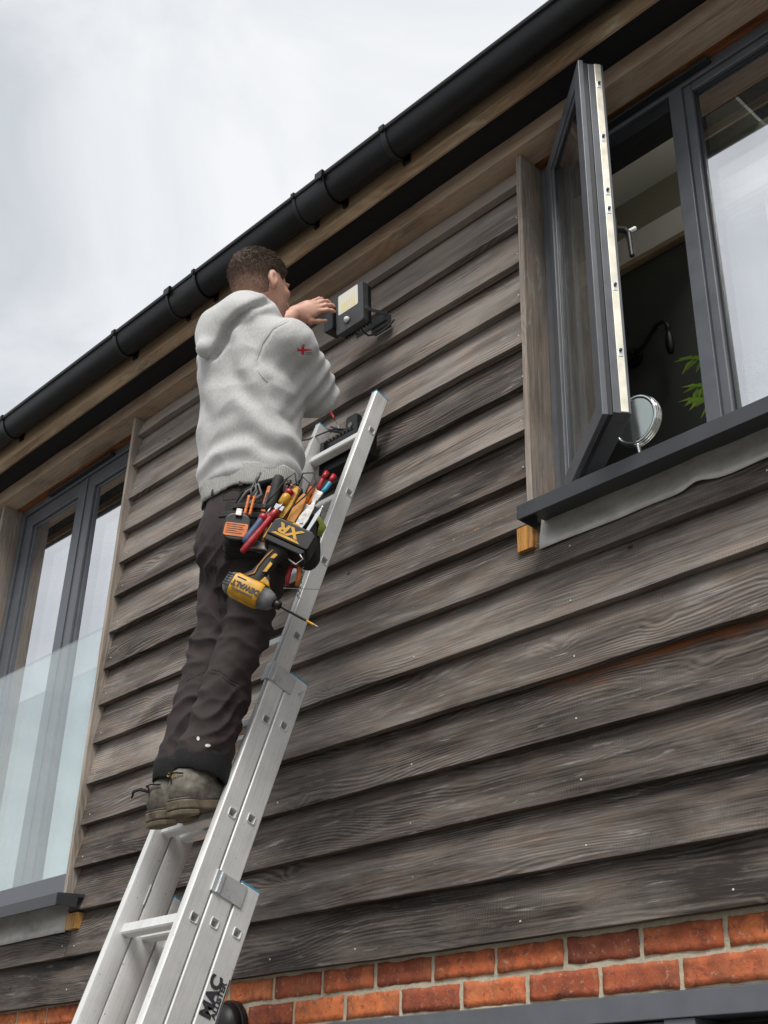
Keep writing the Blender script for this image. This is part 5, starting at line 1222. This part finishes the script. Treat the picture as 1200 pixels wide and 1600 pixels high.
# tape measure
tp = tool('tape_measure', 'black tape measure with an orange label on the tool pouch', 'tape measure', -55, 3, -.030, 6)
mb = MB(); mb.prism([(x, z) for x, z in rrect(.074, .084, .026, 6)], (1, 0, 0), (0, 0, 1), (0, 1, 0), (0, -.018, 0), .040); mb.build('case', 'black_plastic', tp, bevel=.005, seg=3)
mb = MB(); mb.prism(rrect(.064, .040, .005), (1, 0, 0), (0, 0, 1), (0, -1, 0), (0, -.0182, -.010), .0012); mb.build('label', 'orange_plastic', tp, bevel=.0005)
mb = MB()
for i in range(5): mb.box((-.026, -.0200, .004 - .0065 * i), (-.026 + (.05, .044, .048, .03, .046)[i], -.01945, .0055 - .0065 * i))
mb.build('print', 'dark_print', tp)
mb = MB(); mb.box((-.009, -.026, .030), (.009, -.0185, .052)); mb.build('belt_clip', 'steel', tp, bevel=.002)
ln = tool('lanyard', 'orange cord lanyard with clip above the tape measure', 'lanyard', -38, -28, -.040, 8)
for sx in (-.007, .007):
    mb = MB(); mb.tube([(sx, 0, -.022 + .0055 * i + .0015 * (i % 2)) for i in range(12)], [.0032, .0052] * 6, 8); mb.build('cord', 'orange_plastic', ln, smooth=True)
mb = MB(); mb.tube([(0, 0, .04), (-.006, -.003, .058), (0, -.004, .088), (.008, -.003, .062), (0, 0, .04)], .0034, 8); mb.tube([(.0, 0, .085), (.006, 0, .118)], .0055, 8); mb.build('clip', 'grey_plastic', ln, smooth=True)
# dark hammer grip
hg = tool('hammer', 'hammer with a thick black rubber grip standing in the pouch', 'hammer', -8, -32, -.012, 9)
mb = MB(); grip(mb, .118, .0165, 16, .95); mb.build('grip', 'rubber', hg, smooth=True); mb = MB(); rod(mb, (0, 0, -.10), (0, 0, .004), .008); mb.build('shaft', 'steel', hg, smooth=True)
mb = MB(); mb.box((-.045, -.012, -.124), (.035, .012, -.1)); mb.build('head', 'steel', hg, bevel=.003)
# screwdrivers hanging head up
def driver(name, label, a, b, y, ang, L, r, body, cap, blade=.06):
    t = tool(name, label, 'screwdriver', a, b, y, ang)
    mb = MB(); grip(mb, L, r); mb.build('handle', body, t, smooth=True)
    mb = MB(); mb.tube([(0, 0, L * .80), (0, 0, L * .84), (0, 0, L * .97), (0, 0, L * 1.02)], [r * .6, r * 1.12, r * 1.10, r * .6], 14); mb.build('collar', cap, t, smooth=True)
    mb = MB(); rod(mb, (0, 0, L), (0, 0, L + blade), .003, 8); mb.build('blade', 'steel', t, smooth=True); return t
driver('screwdriver', 'long red insulated screwdriver hanging beside the drill handle', -46, 44, -.052, 33, .155, .0098, 'red_plastic', 'red_plastic', .03)
driver('screwdriver', 'blue screwdriver with a red collar next to the tape measure', -43, 28, -.046, 30, .100, .0125, 'blue_grip', 'red_plastic', .03)
sc = tool('screwdriver', 'screwdriver with a yellow and red handle in a clear sleeve', 'screwdriver', -2, -12, -.040, 24)
mb = MB(); grip(mb, .052, .010); mb.build('handle', 'red_plastic', sc, smooth=True)
mb = MB(); mb.tube([(0, 0, .050), (0, 0, .055), (0, 0, .080), (0, 0, .086)], [.008, .0135, .0135, .010], 14); mb.build('collar', 'yellow_plastic', sc, smooth=True)
mb = MB(); mb.tube([(0, 0, .086), (0, 0, .090), (0, 0, .100), (0, 0, .104)], [.009, .0125, .0125, .006], 14); mb.build('cap', 'red_plastic', sc, smooth=True)
mb = MB(); mb.obox((0, -.010, .036), (.013, 0, 0), (0, .0018, 0), (0, 0, .008)); mb.build('ferrule', 'chrome', sc, bevel=.001)
# voltage tester: two probes and a looped lead
vt = tool('voltage_tester', 'yellow two-probe voltage tester with a black looped lead', 'voltage tester', 26, -34, -.030, 22)
for i, (dx, l, m_) in enumerate(((-.016, .110, 'yellow_plastic'), (.014, .098, 'amber_plastic'))):
    mb = MB(); mb.prism([(-.012, 0), (.012, 0), (.014, l * .45), (.012, l * .8), (.006, l), (-.006, l), (-.012, l * .8), (-.014, l * .45)], (1, 0, 0), (0, 0, 1), (0, 1, 0), (dx, -.009 + .004 * i, -.045), .020); mb.build('probe', m_, vt, bevel=.003)
    mb = MB(); rod(mb, (dx, .002, -.10), (dx, .002, -.044), .002, 8); mb.build('probe_tip', 'steel', vt, smooth=True)
mb = MB(); mb.box((-.0175, -.0112, .02), (-.0105, -.0092, .042)); mb.build('window', 'red_plastic', vt)
mb = MB(); mb.tube([(-.016, 0, .064), (-.040, -.008, .10), (-.052, -.012, .072), (-.060, -.012, .020), (-.070, -.010, -.02)], .0022, 8)
mb.tube([(-.016, 0, .064), (-.018, -.010, .108), (.010, -.016, .118), (.030, -.014, .092), (.020, -.016, .040), (.002, -.018, -.01), (-.004, -.016, -.05)], .0022, 8)
mb.tube([(.014, 0, .052), (.012, -.006, .088), (-.012, -.012, .095), (-.026, -.012, .058), (-.036, -.008, .03)], .0022, 8); mb.build('lead', 'rubber', vt, smooth=True)
# pliers, cutters and snips
def pliers(label, a, b, y, ang, m1, m2, L=.085, gap=.011, r=.0075):
    t = tool('pliers', label, 'pliers', a, b, y, ang)
    for s, m_ in ((-1, m1), (1, m2)):
        mb = MB(); mb.tube([(s * .004, 0, 0), (s * gap * .9, 0, L * .25), (s * gap * 1.15, 0, L * .6), (s * gap, 0, L)], [r * .7, r * .95, r, r * .75], 12); mb.build('handle', m_, t, smooth=True)
    mb = MB(); mb.prism([(-.012, 0), (.012, 0), (.009, -.03), (.003, -.055), (-.003, -.055), (-.009, -.03)], (1, 0, 0), (0, 0, 1), (0, 1, 0), (0, -.006, .004), .012); mb.build('jaw', 'steel', t, bevel=.002); return t
pl_ = pliers('pliers with one red and one light blue handle at the right of the pouch', 66, -62, -.022, 24, 'red_plastic', 'sky_blue_plastic', .066, .010, .0070)
for s in (-1, 1):
    mb = MB(); mb.tube([(s * .0113, 0, .044), (s * .0112, 0, .070)], .0078, 12); mb.build('grip_end', 'red_plastic', pl_, smooth=True)
pliers('pliers with orange handles standing behind the yellow tester', 47, -42, -.016, 18, 'orange_plastic', 'orange_plastic', .060, .009, .0085)
pliers('side cutters with red handles under the drill battery', 30, 50, -.012, 186, 'orange_plastic', 'red_plastic', .064, .013, .0068)
sn = tool('snips', 'steel snips with a yellow tag in front of the right pouch', 'snips', 38, -6, -.042, 26)
mb = MB(); mb.prism([(-.012, -.03), (.010, -.03), (.014, .015), (.010, .060), (.002, .088), (-.006, .06), (-.014, .02)], (1, 0, 0), (0, 0, 1), (0, 1, 0), (0, -.003, 0), .006); mb.build('blade', 'steel', sn, bevel=.0015)
mb = MB(); mb.prism([(.016, -.02), (.024, -.02), (.026, .05), (.020, .082), (.014, .05)], (1, 0, 0), (0, 0, 1), (0, 1, 0), (.006, .002, 0), .006); mb.build('blade', 'chrome', sn, bevel=.0015)
mb = MB(); mb.prism(rrect(.024, .046, .008), (1, 0, 0), (0, 0, 1), (0, -1, 0), (-.006, -.0035, -.030), .004); mb.build('tag', 'yellow_plastic', sn, bevel=.001)
mb = MB()
for i in range(3): mb.box((-.013, -.0079, -.042 + .010 * i), (.001, -.0074, -.038 + .010 * i))
mb.build('print', 'dark_print', sn)
mb = MB(); mb.prism(circ(.0055, 12), (1, 0, 0), (0, 0, 1), (0, -1, 0), (0, -.003, .004), .003); mb.build('pivot', 'chrome', sn)
# more things crammed into the pouch
for lab, a, b, y, ang, m_, L_, r_ in (('black marker pen between the hammer grip and the yellow probe', 8, -40, -.02, 14, 'black_plastic', .070, .0055), ('grey marker pen behind the clip of the lanyard', -34, -44, .0, 10, 'grey_plastic', .060, .0050)):
    t = tool('marker_pen', lab, 'pen', a, b, y, ang); mb = MB(); grip(mb, L_, r_, 10, 1.0); mb.build('barrel', m_, t, smooth=True); mb = MB(); mb.tube([(0, 0, L_ * .98), (0, 0, L_ * 1.18)], [r_ * 1.15, r_ * .9], 10); mb.build('cap', 'dark_print', t, smooth=True)
kn_ = tool('utility_knife', 'orange and black utility knife wedged behind the hammer grip', 'knife', -16, -38, -.006, 10)
mb = MB(); mb.prism(rrect(.018, .085, .006), (1, 0, 0), (0, 0, 1), (0, 1, 0), (0, -.006, .03), .012); mb.build('body', 'orange_plastic', kn_, bevel=.002); mb = MB(); mb.box((-.005, -.0085, .0), (.005, -.0062, .05)); mb.build('slider', 'dark_print', kn_, bevel=.001)
cb2 = tool('terminal_box', 'black terminal box with an orange edge behind the yellow tester', 'box', 22, -74, .015, 28)
mb = MB(); mb.prism(rrect(.064, .040, .006), (1, 0, 0), (0, 0, 1), (0, 1, 0), (0, -.015, 0), .03); mb.build('body', 'black_plastic', cb2, bevel=.003); mb = MB(); mb.box((-.02, -.0165, .010), (.024, -.0152, .014)); mb.build('edge', 'orange_plastic', cb2)
# auger bit and wire
au = tool('auger_bit', 'thin spiral drill bit hanging below the right pouch', 'drill bit', 40, 52, -.01, 4)
mb = MB(); mb.tube([(.0028 * math.sin(i * .9), .0028 * math.cos(i * .9), -.0022 * i) for i in range(46)], .0021, 6); mb.build('spiral', 'steel', au, smooth=True)
wi = tool('steel_wire', 'straight thin steel wire poking out level in front of the ladder stile', 'wire', 40, 92, -.03, 1)
mb = MB(); rod(mb, (-.052, 0, 0), (.048, 0, .001), .0011, 6); mb.build('strand', 'steel', wi)

# ---- cordless driver, hanging upside down by its battery
dr = tool('cordless_driver', 'yellow and black cordless impact driver hanging upside down from the pouch', 'power tool', -32, 105, -.052, 25)
def ering(pts, n=22, power=2.6):
    """loft along x: (x, half depth y, half height z, zc)"""
    vs, fs = [], []
    for x, a, b, zc in pts:
        for k in range(n):
            t = 2 * math.pi * k / n; c, s = math.cos(t), math.sin(t); e = 2 / power
            vs.append((x, a * math.copysign(abs(c) ** e, c), zc + b * math.copysign(abs(s) ** e, s)))
    for i in range(len(pts) - 1):
        for k in range(n): fs.append((i * n + k, i * n + (k + 1) % n, (i + 1) * n + (k + 1) % n, (i + 1) * n + k))
    fs.append(tuple(range(n))); fs.append(tuple((len(pts) - 1) * n + k for k in range(n)))
    return MB().add(vs, fs)
ering([(-.056, .027, .030, 0), (-.050, .0295, .033, 0), (-.010, .030, .034, 0), (.020, .030, .034, 0), (.030, .028, .031, 0)], power=3.2).build('motor_housing', 'yellow_plastic', dr, smooth=False, bevel=.001).data.shade_smooth()
ering([(-.078, .014, .016, 0), (-.074, .021, .024, 0), (-.064, .0265, .030, 0), (-.0562, .028, .031, 0)], power=2.6).build('rear_cap', 'grey_plastic', dr, smooth=True)
mb = MB()
for i in range(5): mb.box((-.0745 + .0001 * i, -.020 + .002 * i, -.018 + .008 * i), (-.058, -.0275, -.0145 + .008 * i))
mb.build('vent', 'dark_print', dr)
ering([(.0302, .0285, .031, 0), (.044, .0275, .030, 0), (.060, .022, .024, 0), (.068, .015, .016, 0)], power=2.2).build('gear_case', 'grey_plastic', dr, smooth=True)
mb = MB(); mb.tube([(.068, 0, 0), (.080, 0, 0), (.088, 0, 0), (.090, 0, 0)], [.0115, .0125, .011, .006], 16); mb.build('collet', 'black_plastic', dr, smooth=True)
mb = MB(); mb.tube([(.088, 0, 0), (.150, 0, -.004), (.168, 0, -.005)], [.0042, .0042, .0036], 8); mb.build('bit_holder', 'black_plastic', dr)
mb = MB(); mb.tube([(.166, 0, -.005), (.192, 0, -.0065)], .0030, 8); mb.build('bit_sleeve', 'yellow_plastic', dr); mb = MB(); mb.tube([(.192, 0, -.0065), (.204, 0, -.007)], [.0026, .0014], 8); mb.build('bit', 'steel', dr)
# handle: loft along z
def zloft(pts, n=20, power=2.5):
    vs, fs = [], []
    for z, a, b, xc in pts:
        for k in range(n):
            t = 2 * math.pi * k / n; c, s = math.cos(t), math.sin(t); e = 2 / power
            vs.append((xc + b * math.copysign(abs(c) ** e, c), a * math.copysign(abs(s) ** e, s), z))
    for i in range(len(pts) - 1):
        for k in range(n): fs.append((i * n + k, i * n + (k + 1) % n, (i + 1) * n + (k + 1) % n, (i + 1) * n + k))
    fs.append(tuple(range(n))[::-1]); fs.append(tuple((len(pts) - 1) * n + k for k in range(n))); return MB().add(vs, fs)
zloft([(.022, .024, .036, -.018), (.036, .021, .030, -.014), (.055, .0185, .022, -.008), (.085, .0175, .020, -.003), (.115, .019, .021, .001), (.134, .022, .027, .004), (.142, .026, .036, .008)]).build('handle', 'rubber', dr, smooth=True)
for z0, z1, x0, x1 in ((.060, .096, .002, .012), (.104, .126, .000, .011)):
    mb = MB(); mb.prism([(x0, z0), (x1, z0 + .004), (x1 + .003, z1 - .004), (x0 + .004, z1)], (1, 0, 0), (0, 0, 1), (0, -1, 0), (0, -.0165, 0), .0032); mb.build('accent', 'yellow_plastic', dr, bevel=.001)
mb = MB(); mb.tube([(-.028, -.0225, .030), (-.014, -.0225, .046), (-.016, -.0205, .070), (-.012, -.0195, .10), (-.004, -.021, .128)], .0018, 6); mb.build('piping', 'amber_plastic', dr, smooth=True)
mb = MB(); mb.prism([(.012, .034), (.026, .036), (.030, .044), (.022, .062), (.014, .070)], (1, 0, 0), (0, 0, 1), (0, 1, 0), (0, -.010, 0), .020); mb.build('trigger', 'black_plastic', dr, bevel=.002)
mb = MB(); mb.prism([(.010, .030), (.040, .028), (.034, .040), (.016, .050)], (1, 0, 0), (0, 0, 1), (0, 1, 0), (0, -.024, 0), .048); mb.build('front_guard', 'yellow_plastic', dr, bevel=.003)
mb = MB(); mb.prism([(-.036, .142), (.070, .142), (.078, .150), (.078, .160), (-.040, .160), (-.040, .150)], (1, 0, 0), (0, 0, 1), (0, 1, 0), (0, -.034, 0), .068); mb.build('foot', 'black_plastic', dr, bevel=.003)
mb = MB(); mb.prism([(-.041, .1604), (.080, .1604), (.084, .168), (.084, .208), (.072, .217), (-.030, .217), (-.041, .206)], (1, 0, 0), (0, 0, 1), (0, 1, 0), (0, -.037, 0), .074); mb.build('battery', 'black_plastic', dr, bevel=.004, seg=3)
mb = MB(); mb.box((-.044, -.030, .146), (-.0402, .030, .196)); mb.build('battery_latch', 'yellow_plastic', dr, bevel=.001)
mb = MB(); mb.prism([(-.030, .1665), (.056, .1665), (.046, .1735), (-.020, .1735)], (1, 0, 0), (0, 0, 1), (0, -1, 0), (0, -.0372, 0), .0012); mb.build('stripe', 'yellow_plastic', dr)
place_text('XR', .040, 'yellow_plastic', dr, (.016, -.0382, .192), (-1, 0, 0), (0, 0, -1), bold=.0016, sx=1.25, shear=.2)
place_text('DEWALT', .0205, 'dark_print', dr, (-.012, -.0308, -.004), (-1, 0, 0), (0, 0, -1), bold=.0009, sx=.98)
mb = MB(); mb.box((-.046, -.0306, -.0225), (.016, -.0298, -.0185)); mb.box((-.047, -.0304, .0135), (-.020, -.0296, .0165)); mb.build('print', 'dark_print', dr)
mb = MB(); mb.tube([(.06, -.030, .150), (.085, -.034, .135), (.075, -.034, .112), (.050, -.033, .118)], .0022, 8); mb.build('belt_hook', 'steel', dr, smooth=True)
